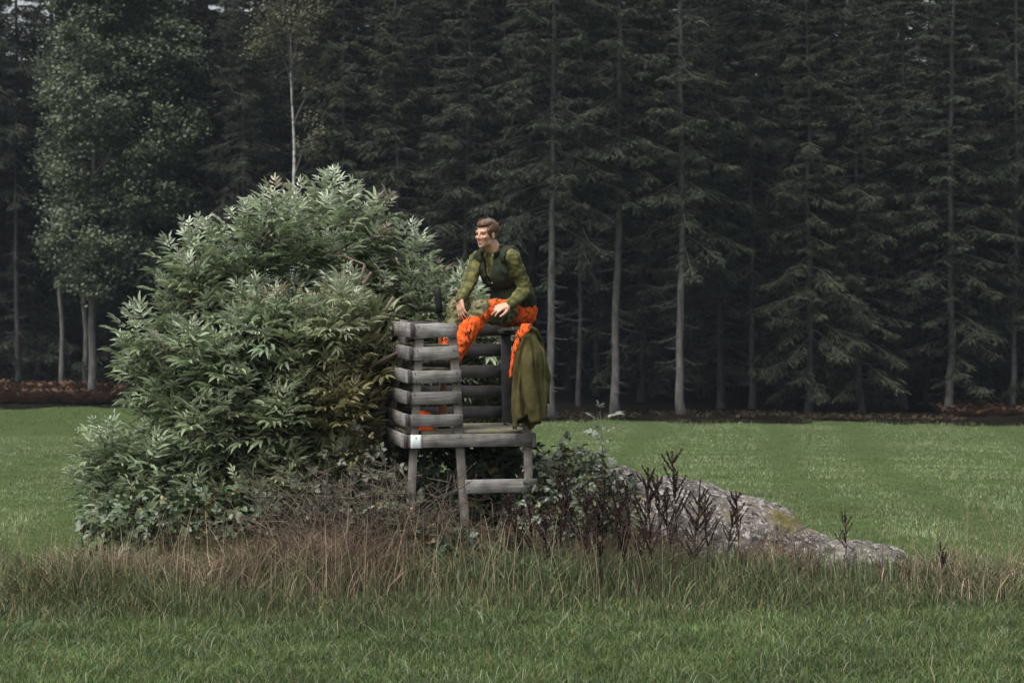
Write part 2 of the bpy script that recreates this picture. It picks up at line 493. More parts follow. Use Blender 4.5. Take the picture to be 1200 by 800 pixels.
def put_leafy(name, px, Y, label, bark, args, group=None):
    x = at_px(px, Y)
    t = thing(name, (x, Y, float(terr(x, Y)) + 0.05), label, 'tree', group)
    a, b, c = leafy_tree(**args)
    ob('trunk', a, M[bark], t); ob('limbs', b, M['twig'] if bark != 'birch_bark' else M['pale_bark'], t); ob('crown', c, M['leaves'], t)

def lobes_px(px0, Y, L_):
    """crown lobes measured in the photo: (px, py, r_px_x, r_px_z) -> relative to the trunk foot"""
    x0 = at_px(px0, Y); z0 = float(terr(x0, Y)) + 0.05
    out = []
    for k, (px, py, rx, rz) in enumerate(L_):
        w = W(px, py, Y); s = Y / FP
        out.append((w[0] - x0, 0.5 * math.sin(k * 2.3), w[2] - z0, rx * s, rx * s * 0.9, rz * s))
    return out
asp = [0.082, 0.104, 0.060]
put_leafy('aspen_tree', 108, 91.5, 'big broadleaved tree with a mottled pale trunk rising from the bracken', 'pale_bark',
  dict(seed=31, H=17, r0=0.15, crown_z=3.4, lobes=lobes_px(108, 91.5, [(120, 40, 55, 40), (165, 85, 60, 45), (105, 120, 55, 45), (185, 150, 60, 45), (120, 190, 60, 45), (200, 60, 35, 40), (165, 225, 55, 40), (110, 270, 50, 40), (150, -30, 60, 50), (150, 300, 45, 35), (115, 325, 35, 25), (150, -110, 60, 60), (110, -60, 50, 50)]), nleaf=90000, leaf=0.14, cbase=asp, bark='pale'))
put_leafy('aspen_tree', 72, 94.0, 'slender broadleaved tree with a thin pale trunk behind the bracken', 'pale_bark',
  dict(seed=32, H=14, r0=0.10, crown_z=4.0, lobes=lobes_px(72, 94.0, [(80, 90, 30, 50), (70, 170, 25, 45), (85, 230, 30, 40), (75, 290, 25, 30), (80, 10, 30, 40), (85, -60, 35, 50)]), nleaf=28000, leaf=0.13, cbase=[0.072, 0.092, 0.054], bark='pale'))
put_leafy('aspen_tree', 100, 94.5, 'thin grey-trunked tree close behind the mottled pale trunk', 'pale_bark',
  dict(seed=33, H=15, r0=0.11, crown_z=5.0, lobes=lobes_px(100, 94.5, [(190, 200, 40, 40), (205, 120, 35, 45), (210, 175, 35, 35), (130, 150, 45, 45), (170, 20, 50, 45), (140, -60, 50, 50)]), nleaf=38000, leaf=0.13, cbase=[0.080, 0.100, 0.058], bark='pale'))
put_leafy('birch_tree', 337, 88.0, 'birch with a forked white trunk and thin yellowish crown', 'birch_bark',
  dict(seed=34, H=13.5, r0=0.105, crown_z=7.6, lobes=lobes_px(337, 88.0, [(335, 20, 30, 30), (315, 50, 25, 25), (365, 30, 25, 30), (385, 95, 25, 35), (345, 80, 25, 25), (375, 160, 18, 30), (335, -40, 40, 45), (370, -50, 35, 45)]), nleaf=11000, leaf=0.10, cbase=[0.085, 0.088, 0.046], bark='birch'))

# bracken and low undergrowth along the wood edge
def bracken(name, cx0, cx1, Y0, Y1, n, base, label, cat, hmin=0.3, hmax=0.7):
    g = np.random.default_rng(int(abs(cx0 * 10)) + n)
    Yv = g.uniform(Y0, Y1, n); x = g.uniform(cx0, cx1, n)
    o = np.stack([x, Yv, terr(x, Yv) + 0.05], 1)
    K = 9
    Vv, Cc = [], []
    for k in range(K):
        a = g.uniform(0, 6.28, n); l = g.uniform(hmin, hmax, n)
        d = np.stack([np.cos(a), np.sin(a), g.uniform(0.35, 1.3, n)], 1); d = nrm(d)
        root = o + d * (l * 0.35)[:, None]
        s = nrm(np.cross(d, np.array([0, 0, 1.0])))
        for q in range(4):
            u = 0.25 * q + 0.1
            r1 = o + d * (l * (0.3 + u * 0.7))[:, None] + np.array([0, 0, -0.25]) * (l * u * u)[:, None]
            w = (l * 0.32 * (1.1 - u))[:, None]
            tip1 = r1 + s * w + d * w * 0.5 + np.array([0, 0, -0.2]) * w; tip2 = r1 - s * w + d * w * 0.5 + np.array([0, 0, -0.2]) * w
            f = r1 + d * (l * 0.12)[:, None]
            Vv.append(np.stack([r1, tip1, f], 1).reshape(-1, 3)); Vv.append(np.stack([r1, f, tip2], 1).reshape(-1, 3))
            c = np.array(base)[None] * g.uniform(0.45, 1.5, (n, 1)); Cc += [np.repeat(c, 3, 0)] * 2
    Vv = np.concatenate(Vv)
    me = mk(name, Vv, np.arange(len(Vv)).reshape(-1, 3), None, np.concatenate(Cc))
    tag(ob(name, me, M['dry']), label, cat, kind='stuff')
bracken('bracken', -20.5, -15.0, 90.6, 93.5, 460, [0.085, 0.048, 0.028], 'rust-brown bracken along the wood edge under the pale trunks', 'bracken', 0.5, 1.0)
bracken('bracken', -23, -10.0, 92.5, 99, 700, [0.055, 0.036, 0.022], 'dull brown undergrowth in the shade behind the pale trunks', 'undergrowth')
bracken('bracken', 14.3, 18.5, 78.5, 83.5, 420, [0.078, 0.043, 0.026], 'rust-brown bracken beside the spruce with the brightest grey trunk', 'bracken')
bracken('bracken', 0.5, 14.5, 76.4, 79.0, 420, [0.04, 0.028, 0.016], 'low brown undergrowth in a thin line where field meets spruces', 'undergrowth', 0.12, 0.3)

# ---------------------------------------------------------------- boulder
def remesh_mesh(name, acc_list, voxel, smooth=4, sf=0.5):
    """union of closed shells -> one continuous surface"""
    A = Acc()
    for V_, T_, Q_ in acc_list: A.add(V_, T_, Q_)
    me = A.mesh('tmp'); o = bpy.data.objects.new('tmp', me); col.objects.link(o)
    m = o.modifiers.new('r', 'REMESH'); m.mode = 'VOXEL'; m.voxel_size = voxel; m.use_smooth_shade = True
    if smooth:
        s = o.modifiers.new('s', 'SMOOTH'); s.factor = sf; s.iterations = smooth
    dg = bpy.context.evaluated_depsgraph_get(); dg.update()
    out = bpy.data.meshes.new_from_object(o.evaluated_get(dg))
    out.name = name
    bpy.data.objects.remove(o); bpy.data.meshes.remove(me)
    return out

def getv(me):
    a = np.empty(len(me.vertices) * 3, np.float32); me.vertices.foreach_get('co', a); return a.reshape(-1, 3).astype(float)
def getn(me):
    a = np.empty(len(me.vertices) * 3, np.float32); me.vertices.foreach_get('normal', a); return a.reshape(-1, 3).astype(float)
def setv(me, V_):
    me.vertices.foreach_set('co', np.asarray(V_, np.float32).ravel()); me.update()
def fbm(P, sc, octv=3):
    return np.array([noise.fractal(Vector(p) * sc, 1.0, 2.0, octv) for p in P])
def ns(P, sc):
    return np.array([noise.noise(Vector(p) * sc) for p in P])

def sphere(c, r, nu=16, nv=10, R=None):
    c = np.asarray(c, float); r = np.broadcast_to(np.asarray(r, float), (3,))
    V_ = [(0, 0, 1)]
    for i in range(1, nv):
        t = math.pi * i / nv
        for j in range(nu):
            p = 2 * math.pi * j / nu; V_.append((math.sin(t) * math.cos(p), math.sin(t) * math.sin(p), math.cos(t)))
    V_.append((0, 0, -1)); V_ = np.array(V_) * r
    if R is not None: V_ = V_ @ np.asarray(R).T
    T_, Q_ = [], []
    for j in range(nu):
        T_.append((0, 1 + j, 1 + (j + 1) % nu)); e = 1 + (nv - 2) * nu; T_.append((len(V_) - 1, e + (j + 1) % nu, e + j))
    for i in range(nv - 2):
        for j in range(nu):
            a = 1 + i * nu + j; b = 1 + i * nu + (j + 1) % nu; Q_.append((a, a + nu, b + nu, b))
    return V_ + c, T_, Q_

def capsule(p0, r0, p1, r1, k=14, n=4):
    """tapered capsule"""
    p0 = np.asarray(p0, float); p1 = np.asarray(p1, float); d = p1 - p0; L_ = np.linalg.norm(d); d = d / max(L_, 1e-9)
    P_, R_ = [], []
    for i in range(n + 1):
        t = math.pi / 2 * (1 - i / n)
        P_.append(p0 - d * r0 * math.sin(t)); R_.append(max(r0 * math.cos(t), 1e-4))
    for i in range(n + 1):
        t = math.pi / 2 * i / n
        P_.append(p1 + d * r1 * math.sin(t)); R_.append(max(r1 * math.cos(t), 1e-4))
    a = Acc()
    P_ = np.array(P_); R_ = np.array(R_)
    ref = np.array([0, 0, 1.0]) if abs(d[2]) < 0.9 else np.array([1.0, 0, 0])
    A_ = nrm(np.cross(d, ref)); B_ = np.cross(d, A_)
    th = np.arange(k) * 2 * math.pi / k
    V_ = (P_[:, None] + R_[:, None, None] * (np.cos(th)[None, :, None] * A_ + np.sin(th)[None, :, None] * B_)).reshape(-1, 3)
    Q_, T_ = [], []
    m = len(P_)
    for i in range(m - 1):
        for j in range(k): Q_.append((i * k + j, i * k + (j + 1) % k, (i + 1) * k + (j + 1) % k, (i + 1) * k + j))
    nV = len(V_); V_ = np.concatenate([V_, P_[:1], P_[-1:]])
    for j in range(k):
        T_.append((nV, (j + 1) % k, j)); T_.append((nV + 1, (m - 1) * k + j, (m - 1) * k + (j + 1) % k))
    return V_, T_, Q_

def rot_to(axis_x, axis_y, axis_z):
    return np.stack([axis_x, axis_y, axis_z], 1)

def rock_mat():
    m, N, L, P = newmat('lichen_rock')
    tc = N.new('ShaderNodeTexCoord')
    def nz(s, d=6, r=0.65):
        n = N.new('ShaderNodeTexNoise'); n.inputs['Scale'].default_value = s; n.inputs['Detail'].default_value = d; n.inputs['Roughness'].default_value = r
        L.new(tc.outputs['Object'], n.inputs['Vector']); return n
    base = rampnode(N, [(0.32, (0.036, 0.031, 0.027)), (0.5, (0.085, 0.074, 0.065)), (0.68, (0.13, 0.115, 0.10))]); L.new(nz(3.5).outputs['Fac'], base.inputs['Fac'])
    lich = rampnode(N, [(0.525, (0, 0, 0)), (0.56, (1, 1, 1))]); L.new(nz(21, 8, 0.75).outputs['Fac'], lich.inputs['Fac'])
    dark = rampnode(N, [(0.53, (0, 0, 0)), (0.57, (1, 1, 1))]); L.new(nz(15, 7, 0.72).outputs['Fac'], dark.inputs['Fac'])
    moss = rampnode(N, [(0.60, (0, 0, 0)), (0.68, (1, 1, 1))]); L.new(nz(1.7, 6).outputs['Fac'], moss.inputs['Fac'])
    def mix(a, b, f):
        x = N.new('ShaderNodeMix'); x.data_type = 'RGBA'; L.new(f, x.inputs['Factor'])
        if isinstance(a, tuple): x.inputs['A'].default_value = (*a, 1)
        else: L.new(a, x.inputs['A'])
        x.inputs['B'].default_value = (*b, 1); return x.outputs['Result']
    c = mix(base.outputs['Color'], (0.25, 0.235, 0.212), lich.outputs['Color'])
    c = mix(c, (0.03, 0.027, 0.026), dark.outputs['Color'])
    c = mix(c, (0.10, 0.085, 0.025), moss.outputs['Color'])
    L.new(c, P.inputs['Base Color']); P.inputs['Roughness'].default_value = 0.92; P.inputs['Specular IOR Level'].default_value = 0.2
    b = N.new('ShaderNodeBump'); b.inputs['Strength'].default_value = 0.8; b.inputs['Distance'].default_value = 0.02
    L.new(nz(16, 8, 0.7).outputs['Fac'], b.inputs['Height']); L.new(b.outputs['Normal'], P.inputs['Normal'])
    return m
M['rock'] = rock_mat()
bc = np.array([1.3, 18.5, 0.0])
shells = [sphere((-0.05, 0.0, -0.15), (0.72, 0.6, 0.56), 24, 16), sphere((0.40, 0.0, -0.20), (0.62, 0.55, 0.51), 24, 16), sphere((1.15, -0.15, -0.24), (0.56, 0.32, 0.18), 24, 16),
          sphere((-0.47, 0.12, -0.07), (0.36, 0.42, 0.58), 24, 16), sphere((0.85, -0.1, -0.25), (0.35, 0.4, 0.28), 24, 16), sphere((0.1, -0.3, -0.25), (0.6, 0.4, 0.38), 24, 16)]
me = remesh_mesh('boulder', shells, 0.028, 3)
V_ = getv(me); n_ = getn(me)
V_ += n_ * (0.05 * fbm(V_, 2.0, 4) + 0.016 * fbm(V_, 9, 3) - 0.02 * np.abs(ns(V_, 4.0)))[:, None]
setv(me, V_)
tag(ob('boulder', me, M['rock'], loc=bc), 'grey lichen-spotted boulder with a long low tail beside the hunting stand', 'boulder')

def rock_z(x, y):      # rough top of the boulder, keeps plants off it
    dx, dy = x - 1.3, y - 18.5
    a = np.clip(1 - ((dx - .1) / 0.85) ** 2 - ((dy) / 0.6) ** 2, 0, None)
    b = np.clip(1 - ((dx - 1.1) / 0.62) ** 2 - ((dy + .1) / 0.34) ** 2, 0, None)
    return (a > 0) | (b > 0)

# ---------------------------------------------------------------- grass
def blades(P, h, w, az, lean, colr, seg=2, droop=0.0):
    """tapered bent blades; P (N,3)"""
    N_ = len(P)
    d = np.stack([np.cos(az), np.sin(az), np.zeros(N_)], 1)
    fa = rng.uniform(0, 6.28, N_)
    s = np.stack([np.cos(fa), np.sin(fa), np.zeros(N_)], 1)
    ts = np.linspace(0, 1, seg + 1)
    rows = []
    for t in ts[:-1]:
        c = P + d * (lean * h * t ** 1.8)[:, None] + np.array([0, 0, 1.0]) * (h * (t - droop * t ** 3))[:, None]
        ww = (w * (1 - 0.55 * t) * 0.5)[:, None]
        rows += [c - s * ww, c + s * ww]
    tip = P + d * (lean * h)[:, None] + np.array([0, 0, 1.0]) * (h * (1 - droop))[:, None]
    rows.append(tip)
    nv = len(rows)
    V = np.stack(rows, 1).reshape(-1, 3)
    b = np.arange(N_) * nv
    Q = [np.stack([b + 2 * k, b + 2 * k + 1, b + 2 * k + 3, b + 2 * k + 2], 1) for k in range(seg - 1)]
    T = np.stack([b + 2 * (seg - 1), b + 2 * (seg - 1) + 1, b + nv - 1], 1)
    C = np.repeat(colr, nv, 0)
    return V, T, (np.concatenate(Q) if Q else None), C

def gcol(n, base, var=0.3, dry=0.06):
    c = np.array(base)[None] * rng.uniform(1 - var, 1 + var, (n, 1)) * np.array([1, 1, 1])[None]
    c = c + rng.normal(0, 0.006, (n, 3))
    k = rng.random(n) < dry
    c[k] = np.array([0.20, 0.165, 0.085])[None] * rng.uniform(0.6, 1.2, (k.sum(), 1))
    return np.clip(c, 0.004, 1)

def n2(x, y, s, seed=0.0):
    return np.sin(x * s + 1.3 * np.sin(y * s * 0.7 + seed)) * np.sin(y * s * 1.1 + 1.7 * np.sin(x * s * 0.6 + seed * 2)) 

# near field, cut short
A = Acc()
n = 145000
Y = np.sqrt(rng.uniform(11.8 ** 2, 17.4 ** 2, n)); x = rng.uniform(-1, 1, n) * (0.225 * Y + 0.5)
clump = n2(x, Y, 3.1) * 0.45 + n2(x, Y, 9.0, 2.0) * 0.45 + n2(x, Y, 1.3, 6.0) * 0.3
h = (0.050 + 0.024 * clump) * rng.uniform(0.55, 1.45, n) * (1 + 0.25 * sst(16.2, 17.2, Y))
c = gcol(n, [0.080, 0.113, 0.041], 0.45, 0.04) * (1 + 0.18 * n2(x, Y, 1.1, 4.0) + 0.2 * n2(x, Y, 4.3, 7.0))[:, None] * (1 - 0.12 * sst(14, 12.4, Y))[:, None]
A.add(*blades(np.stack([x, Y, terr(x, Y) - 0.01], 1), h, rng.uniform(0.005, 0.0095, n), rng.uniform(0, 6.28, n), np.abs(rng.normal(0.45, 0.35, n)), c, 2, 0.12))
# scattered long bent blades
n = 4000
Y = np.sqrt(rng.uniform(12.0 ** 2, 17.3 ** 2, n)); x = rng.uniform(-1, 1, n) * (0.225 * Y + 0.5)
A.add(*blades(np.stack([x, Y, terr(x, Y)], 1), rng.uniform(0.07, 0.15, n), rng.uniform(0.004, 0.007, n), rng.uniform(0, 6.28, n), rng.uniform(0.3, 1.1, n), gcol(n, [0.135, 0.16, 0.095], 0.3, 0.08), 4, 0.3))
tag(ob('field_grass', A.mesh('field_grass'), M['grass']), 'short cut green meadow grass in front of the mound', 'grass', kind='stuff')

# far field, thinner with distance
A = Acc()
n = 245000
u = rng.uniform(0, 1, n); Y = 1 / (1 / 17.5 + u * (1 / 86.0 - 1 / 17.5)); Y = 17.5 * (92.0 / 17.5) ** (u ** 0.92)
x = rng.uniform(-1, 1, n) * (0.235 * Y + 0.8)
k = Y < edge_y(x) + 0.9; x, Y = x[k], Y[k]; n = len(x)
sc = 0.7 + Y / 60
tr_ = np.zeros(n)                       # two faint wheel tracks running up the field
for (xa, ya, sl_) in ((3.5, 27, .092), (4.5, 25, .113), (1.4, 30, .06), (7.2, 27, .16), (-6.5, 30, -.12), (-5.0, 30, -.09)):
    xt = xa + (Y - ya) * sl_ + 0.2 * np.sin(Y * 0.12)
    tr_ = np.maximum(tr_, np.exp(-((x - xt) / (0.16 + .004 * Y)) ** 2))
lo = sst(75.5, 77, Y) * sst(5, 8, -x)     # far-left strip lying in shade: the shade is painted as darker grass colour
h = (0.045 + 0.014 * n2(x, Y, 1.3)) * rng.uniform(0.5, 1.4, n) * (1 - 0.45 * tr_) * (1 + 1.6 * sst(-2.5, 0.6, Y - edge_y(x)))
c = gcol(n, [0.165, 0.206, 0.098], 0.22, 0.015) * (1 + 0.14 * n2(x, Y, 0.35, 1.0) + 0.12 * n2(x, Y, 1.9, 3.0))[:, None]
c = c * (1 - 0.34 * tr_[:, None])
c = c * (1 - 0.55 * lo[:, None])
A.add(*blades(np.stack([x, Y, terr(x, Y) - 0.01], 1), h, rng.uniform(0.011, 0.020, n) * sc, rng.uniform(0, 6.28, n), np.abs(rng.normal(0.3, 0.3, n)), c, 1, 0.05))
tag(ob('field_grass', A.mesh('field_grass'), M['grass']), 'green meadow stretching from the mound back to the wood', 'grass', kind='stuff')

# rank grass round the mound: green and dry
def ctr_patch(n, specs):
    """positions sampled from soft patches (cx, cy, sx, sy, weight)"""
    w = np.array([s[4] for s in specs], float); wh = rng.choice(len(specs), n, p=w / w.sum()); sp = np.array(specs)[wh]
    x = rng.normal(sp[:, 0], sp[:, 2]); y = rng.normal(sp[:, 1], sp[:, 3])
    return x, y
A = Acc()
n = 34000
x = rng.uniform(-4.6, 4.6, n); Y = 16.95 + 0.30 * sst(-0.8, 0.2, x) + rng.normal(0, 0.38, n)
k = ~rock_z(x, Y) & (n2(x, Y, 2.3, 1.0) + rng.normal(0, 0.5, n) > -0.45); x, Y = x[k], Y[k]; n = len(x)
h = rng.uniform(0.10, 0.32, n) * (0.8 + 0.45 * n2(x, Y, 1.7, 5.0)) * (0.6 + 0.5 * sst(16.3, 17.3, Y)) * (1 + 0.25 * sst(-0.8, 0.2, x)) * (1 - 0.32 * sst(1.5, 2.3, x)) * (1 - .3 * np.exp(-((x + .35) / .5) ** 2))
A.add(*blades(np.stack([x, Y, terr(x, Y)], 1), h, rng.uniform(0.005, 0.010, n), rng.uniform(0, 6.28, n), np.abs(rng.normal(0.4, 0.3, n)), gcol(n, [0.080, 0.100, 0.042], 0.38, 0.16), 3, 0.18))
# a pale green tussock under the step
n = 3600
x, Y = ctr_patch(n, [(-0.1, 17.45, 0.3, 0.15, 1), (0.4, 17.4, 0.32, 0.15, 1), (1.0, 17.45, .4, .15, .8), (1.9, 17.5, .4, .15, .5)])
A.add(*blades(np.stack([x, Y, terr(x, Y)], 1), rng.uniform(0.18, 0.42, n), rng.uniform(0.006, 0.011, n), rng.uniform(0, 6.28, n), np.abs(rng.normal(0.35, 0.25, n)), gcol(n, [0.115, 0.148, 0.072], 0.3, 0.08), 4, 0.25))
n = 5000
x, Y = ctr_patch(n, [(-2.4, 17.5, 0.6, 0.25, 1), (-1.4, 17.5, 0.6, 0.25, 1), (-.4, 17.6, .4, .2, .8), (-3.4, 17.4, .6, .3, .8)])
A.add(*blades(np.stack([x, Y, terr(x, Y)], 1), rng.uniform(0.12, 0.42, n), rng.uniform(0.005, 0.010, n), rng.uniform(0, 6.28, n), np.abs(rng.normal(0.4, 0.3, n)), gcol(n, [0.105, 0.125, 0.055], 0.35, 0.2), 3, 0.2))
tag(ob('rank_grass', A.mesh('rank_grass'), M['grass']), 'long rank green grass fringing the mound under the stand', 'grass', kind='stuff')

A = Acc()
n = 44000
x, Y = ctr_patch(n, [(-2.25, 17.5, 0.42, 0.24, 3.4), (-1.65, 17.5, 0.4, 0.24, 3.6), (-0.95, 17.55, 0.38, 0.22, 2.4), (-2.9, 17.45, 0.35, 0.2, 0.55), (-3.8, 17.4, 0.5, 0.25, 0.2), (-1.6, 18.0, .4, .15, 1.6), (-1.2, 18.05, .25, .12, 1.0), (-0.3, 17.75, .3, .15, .9), (.3, 17.75, .3, .12, .6),
                     (0.7, 17.6, 0.4, 0.17, 2.0), (1.5, 17.65, 0.45, 0.15, 3.2), (2.2, 17.7, 0.4, 0.15, 3.0), (3.4, 17.6, 0.35, 0.3, 1.5), (4.0, 17.8, 0.4, 0.35, 1.4), (-1.4, 17.7, 0.35, 0.25, 0.9)])
k = n2(x, Y, 2.9, 3.0) + .5 * n2(x, Y, 1.4, 8.0) + rng.normal(0, .4, n) > -.25; x, Y = x[k], Y[k]; n = len(x)
h = rng.uniform(0.10, 0.56, n) * (1 - .35 * np.exp(-((x + .2) / .45) ** 2)) *  (0.85 + 0.35 * n2(x, Y, 2.1, 2.0)) * np.where(x > 0.2, 0.72, 1) * (1 - .3 * sst(1.6, 2.2, x) * sst(3.2, 2.8, x))
base = np.where(rng.random((n, 1)) < 0.6, np.array([[0.22, 0.152, 0.118]]), np.array([[0.31, 0.24, 0.165]]))
c = np.clip(base * rng.uniform(0.35, 1.45, (n, 1)), 0.01, 1); kg = rng.random(n) < .16; c[kg] = np.array([[.10, .12, .055]]) * rng.uniform(.5, 1.3, (kg.sum(), 1))
A.add(*blades(np.stack([x, Y, terr(x, Y)], 1), h, rng.uniform(0.004, 0.008, n), rng.uniform(0, 6.28, n), np.abs(rng.normal(0.45, 0.35, n)), c, 3, 0.28))
# seed-head stalks
n = 500
x, Y = ctr_patch(n, [(-2.0, 17.3, 0.8, 0.35, 2), (-0.6, 17.3, 0.5, 0.3, 1), (0.3, 17.3, 0.5, 0.3, 1), (1.8, 17.6, 0.6, 0.2, 1), (3.6, 17.7, 0.4, 0.3, 1), (-3.6, 17.2, 0.5, 0.4, 1)])
A.add(*blades(np.stack([x, Y, terr(x, Y)], 1), rng.uniform(0.4, 0.75, n), rng.uniform(0.003, 0.006, n), rng.uniform(0, 6.28, n), np.abs(rng.normal(0.2, 0.15, n)), np.clip(np.array([[0.27, 0.215, 0.14]]) * rng.uniform(0.6, 1.2, (n, 1)), 0, 1), 4, 0.05))
for q in range(420):
    cx_ = rng.uniform(-2.6, 2.2); cy_ = 17.62 + rng.normal(0, .18); hh = rng.uniform(.18, .52) * (0.7 if cx_ > 1.3 else 1); b0 = np.array([cx_, cy_, float(terr(cx_, cy_))]); ln = rng.normal(0, .16, 2)
    cw = np.array([0.10, 0.062, 0.045]) * rng.uniform(.4, 1.5)
    t = np.linspace(0, 1, 5)[:, None]; p = b0 + np.concatenate([ln * t ** 1.5 * hh, t * hh], 1)
    A.tube(p, np.linspace(.0035, .0018, 5), 3, C=cw, cap=False)
    for r in range(rng.integers(2, 6)):
        q0 = p[rng.integers(1, 5)]; d_ = np.array([rng.normal(0, .09), rng.normal(0, .05), rng.uniform(.0, .12)]); A.tube([q0, q0 + d_], [.0025, .0012], 3, C=cw, cap=False)
tag(ob('dry_grass', A.mesh('dry_grass'), M['dry']), 'withered pinkish-brown grass round the bush and boulder', 'dry grass', kind='stuff')

# ---------------------------------------------------------------- leaves
# one leaflet: base, (L C R) x2, tip ; x width, y length, z up
LT = np.array([[0, 0, 0], [-.5, .30, .10], [0, .32, -.02], [.5, .30, .10], [-.40, .65, .05], [0, .67, -.06], [.40, .65, .05], [0, 1, -.16]])
LTT = np.array([[0, 2, 1], [0, 3, 2], [4, 5, 7], [5, 6, 7]]); LTQ = np.array([[1, 2, 5, 4], [2, 3, 6, 5]])

def frames(d, up):
    d = nrm(d); s = nrm(np.cross(d, up)); n = np.cross(s, d); return d, s, n

def leaflets(o, d, up, l, w, C):
    d, s, n = frames(d, up)
    N_ = len(o)
    l = np.broadcast_to(np.asarray(l, float), (N_,)); w = np.broadcast_to(np.asarray(w, float), (N_,))
    V = o[:, None] + (LT[None, :, 0] * w[:, None])[..., None] * s[:, None] + (LT[None, :, 1] * l[:, None])[..., None] * d[:, None] + (LT[None, :, 2] * l[:, None])[..., None] * n[:, None]
    b = (np.arange(N_) * 8)[:, None, None]
    return V.reshape(-1, 3), (LTT[None] + b).reshape(-1, 3), (LTQ[None] + b).reshape(-1, 4), np.repeat(C, 8, 0)

PIN = [(0.30, 1, 62), (0.34, -1, 62), (0.62, 1, 52), (0.66, -1, 52), (0.92, 1, 35), (0.94, -1, 35), (1.0, 0, 0)]
TRI = [(0.62, 1, 58), (0.62, -1, 58), (1.0, 0, 0)]
def compound(o, d, up, L_, C, scheme, ll, lw, g):
    rach = 0.86 if len(scheme) > 4 else 0.62
    """pinnate leaf: rachis length L_, leaflets ll long and lw wide (fractions of L_)"""
    d, s, n = frames(d, up)
    A_ = Acc()
    N_ = len(o)
    for (t, side, ang) in scheme:
        a = math.radians(ang)
        dd = d * math.cos(a) + s * side * math.sin(a) + n * g.uniform(-0.25, 0.2, (N_, 1))
        p = o + d * (L_ * t * rach)[:, None] - n * (0.09 * rach * L_ * t * t)[:, None]
        A_.add(*leaflets(p, dd, n + g.normal(0, 0.18, (N_, 3)), L_ * ll * g.uniform(0.8, 1.15, N_), L_ * lw * g.uniform(0.85, 1.15, N_), C * g.uniform(0.88, 1.12, (N_, 1))))
    return A_

def shoot_leaves(tip, dirn, length, nn, g, size):
    """opposite leaf pairs along each shoot; returns leaf origins, dirs, ups, sizes, age (0 young tip .. 1 old)"""
    O, D, U, S, G, ID = [], [], [], [], [], []
    N_ = len(tip)
    a0 = g.uniform(0, 6.28, N_)
    _, s, n = frames(dirn, np.tile([0.13, 0.21, 1.0], (N_, 1)) + g.normal(0, .05, (N_, 3)))
    for k in range(nn):
        t = k / (nn - 1)
        p = tip - dirn * (length * t * 0.9)[:, None]
        for sgn in (0, math.pi):
            a = a0 + k * math.pi / 2 + sgn + g.normal(0, 0.25, N_)
            rad = s * np.cos(a)[:, None] + n * np.sin(a)[:, None]
            spread = 0.40 + 0.85 * t
            d = nrm(rad * spread + dirn * (1.0 - 0.45 * t) + np.array([0, 0, -0.10 * t]) + g.normal(0, 0.12, (N_, 3)))
            O.append(p); D.append(d); U.append(nrm(dirn * 0.5 + np.array([0, 0, 0.8]) + g.normal(0, 0.15, (N_, 3))))
            S.append(size * (0.55 + 0.5 * min(1, t * 2.2)) * g.uniform(0.8, 1.2, N_)); G.append(np.full(N_, t)); ID.append(np.arange(N_))
    return map(np.concatenate, (O, D, U, S, G, ID))

# ---------------------------------------------------------------- elder bush
g = np.random.default_rng(99)
EB = W(310, 628, 19.0); EB[2] = float(terr(EB[0], EB[1]))
def lob(px, py, rx, rz, Yc=19.1, ry=None):
    s = Yc / FP; c = W(px + (12 if px < 260 else 0), py + 8, Yc); return (*c, rx * s * .74, ry or rx * s * 0.75, rz * s * .74)
LO = np.array([lob(252, 358, 44, 38, 18.9), lob(300, 352, 45, 36, 18.9), lob(345, 350, 38, 38, 19.0), lob(395, 348, 38, 38, 19.2), lob(440, 354, 38, 36, 19.1),
               lob(192, 400, 36, 30, 18.8), lob(228, 338, 28, 26, 19.0), lob(250, 400, 62, 50, 18.65), lob(320, 370, 62, 52, 18.55), lob(390, 360, 58, 50, 18.6), lob(445, 390, 46, 50, 18.75), lob(190, 450, 46, 36, 18.8),
               lob(255, 480, 62, 52, 18.6), lob(330, 460, 62, 52, 18.5), lob(400, 450, 55, 52, 18.55), lob(445, 480, 40, 55, 18.7, .4), lob(130, 520, 42, 26, 18.8), lob(185, 535, 62, 48, 18.7), lob(260, 560, 70, 52, 18.6), lob(340, 545, 70, 55, 18.5),
               lob(410, 530, 52, 50, 18.6), lob(160, 575, 46, 34, 18.7), lob(340, 420, 120, 125, 19.4), lob(470, 400, 45, 80, 19.7, 0.4), lob(525, 400, 42, 72, 20.0, 0.35), lob(590, 450, 40, 62, 20.1, 0.3), lob(482, 336, 36, 40, 19.85, .35), lob(497, 350, 46, 52, 19.85, .38), lob(478, 410, 44, 66, 19.85, .38), lob(430, 345, 44, 48, 19.0, .4), lob(450, 330, 40, 40, 19.85, .38), lob(425, 325, 36, 36, 19.6, .35), lob(470, 360, 44, 60, 19.85, .38), lob(445, 440, 48, 95, 19.85, .4), lob(455, 520, 40, 50, 19.8, .35), lob(538, 352, 40, 48, 19.95, .4), lob(520, 395, 50, 50, 19.95, .4), lob(570, 400, 44, 64, 20.0, .25)])
tips, dirs, reg = [], [], []
area = LO[:, 3] * LO[:, 5] + LO[:, 3] * LO[:, 4]
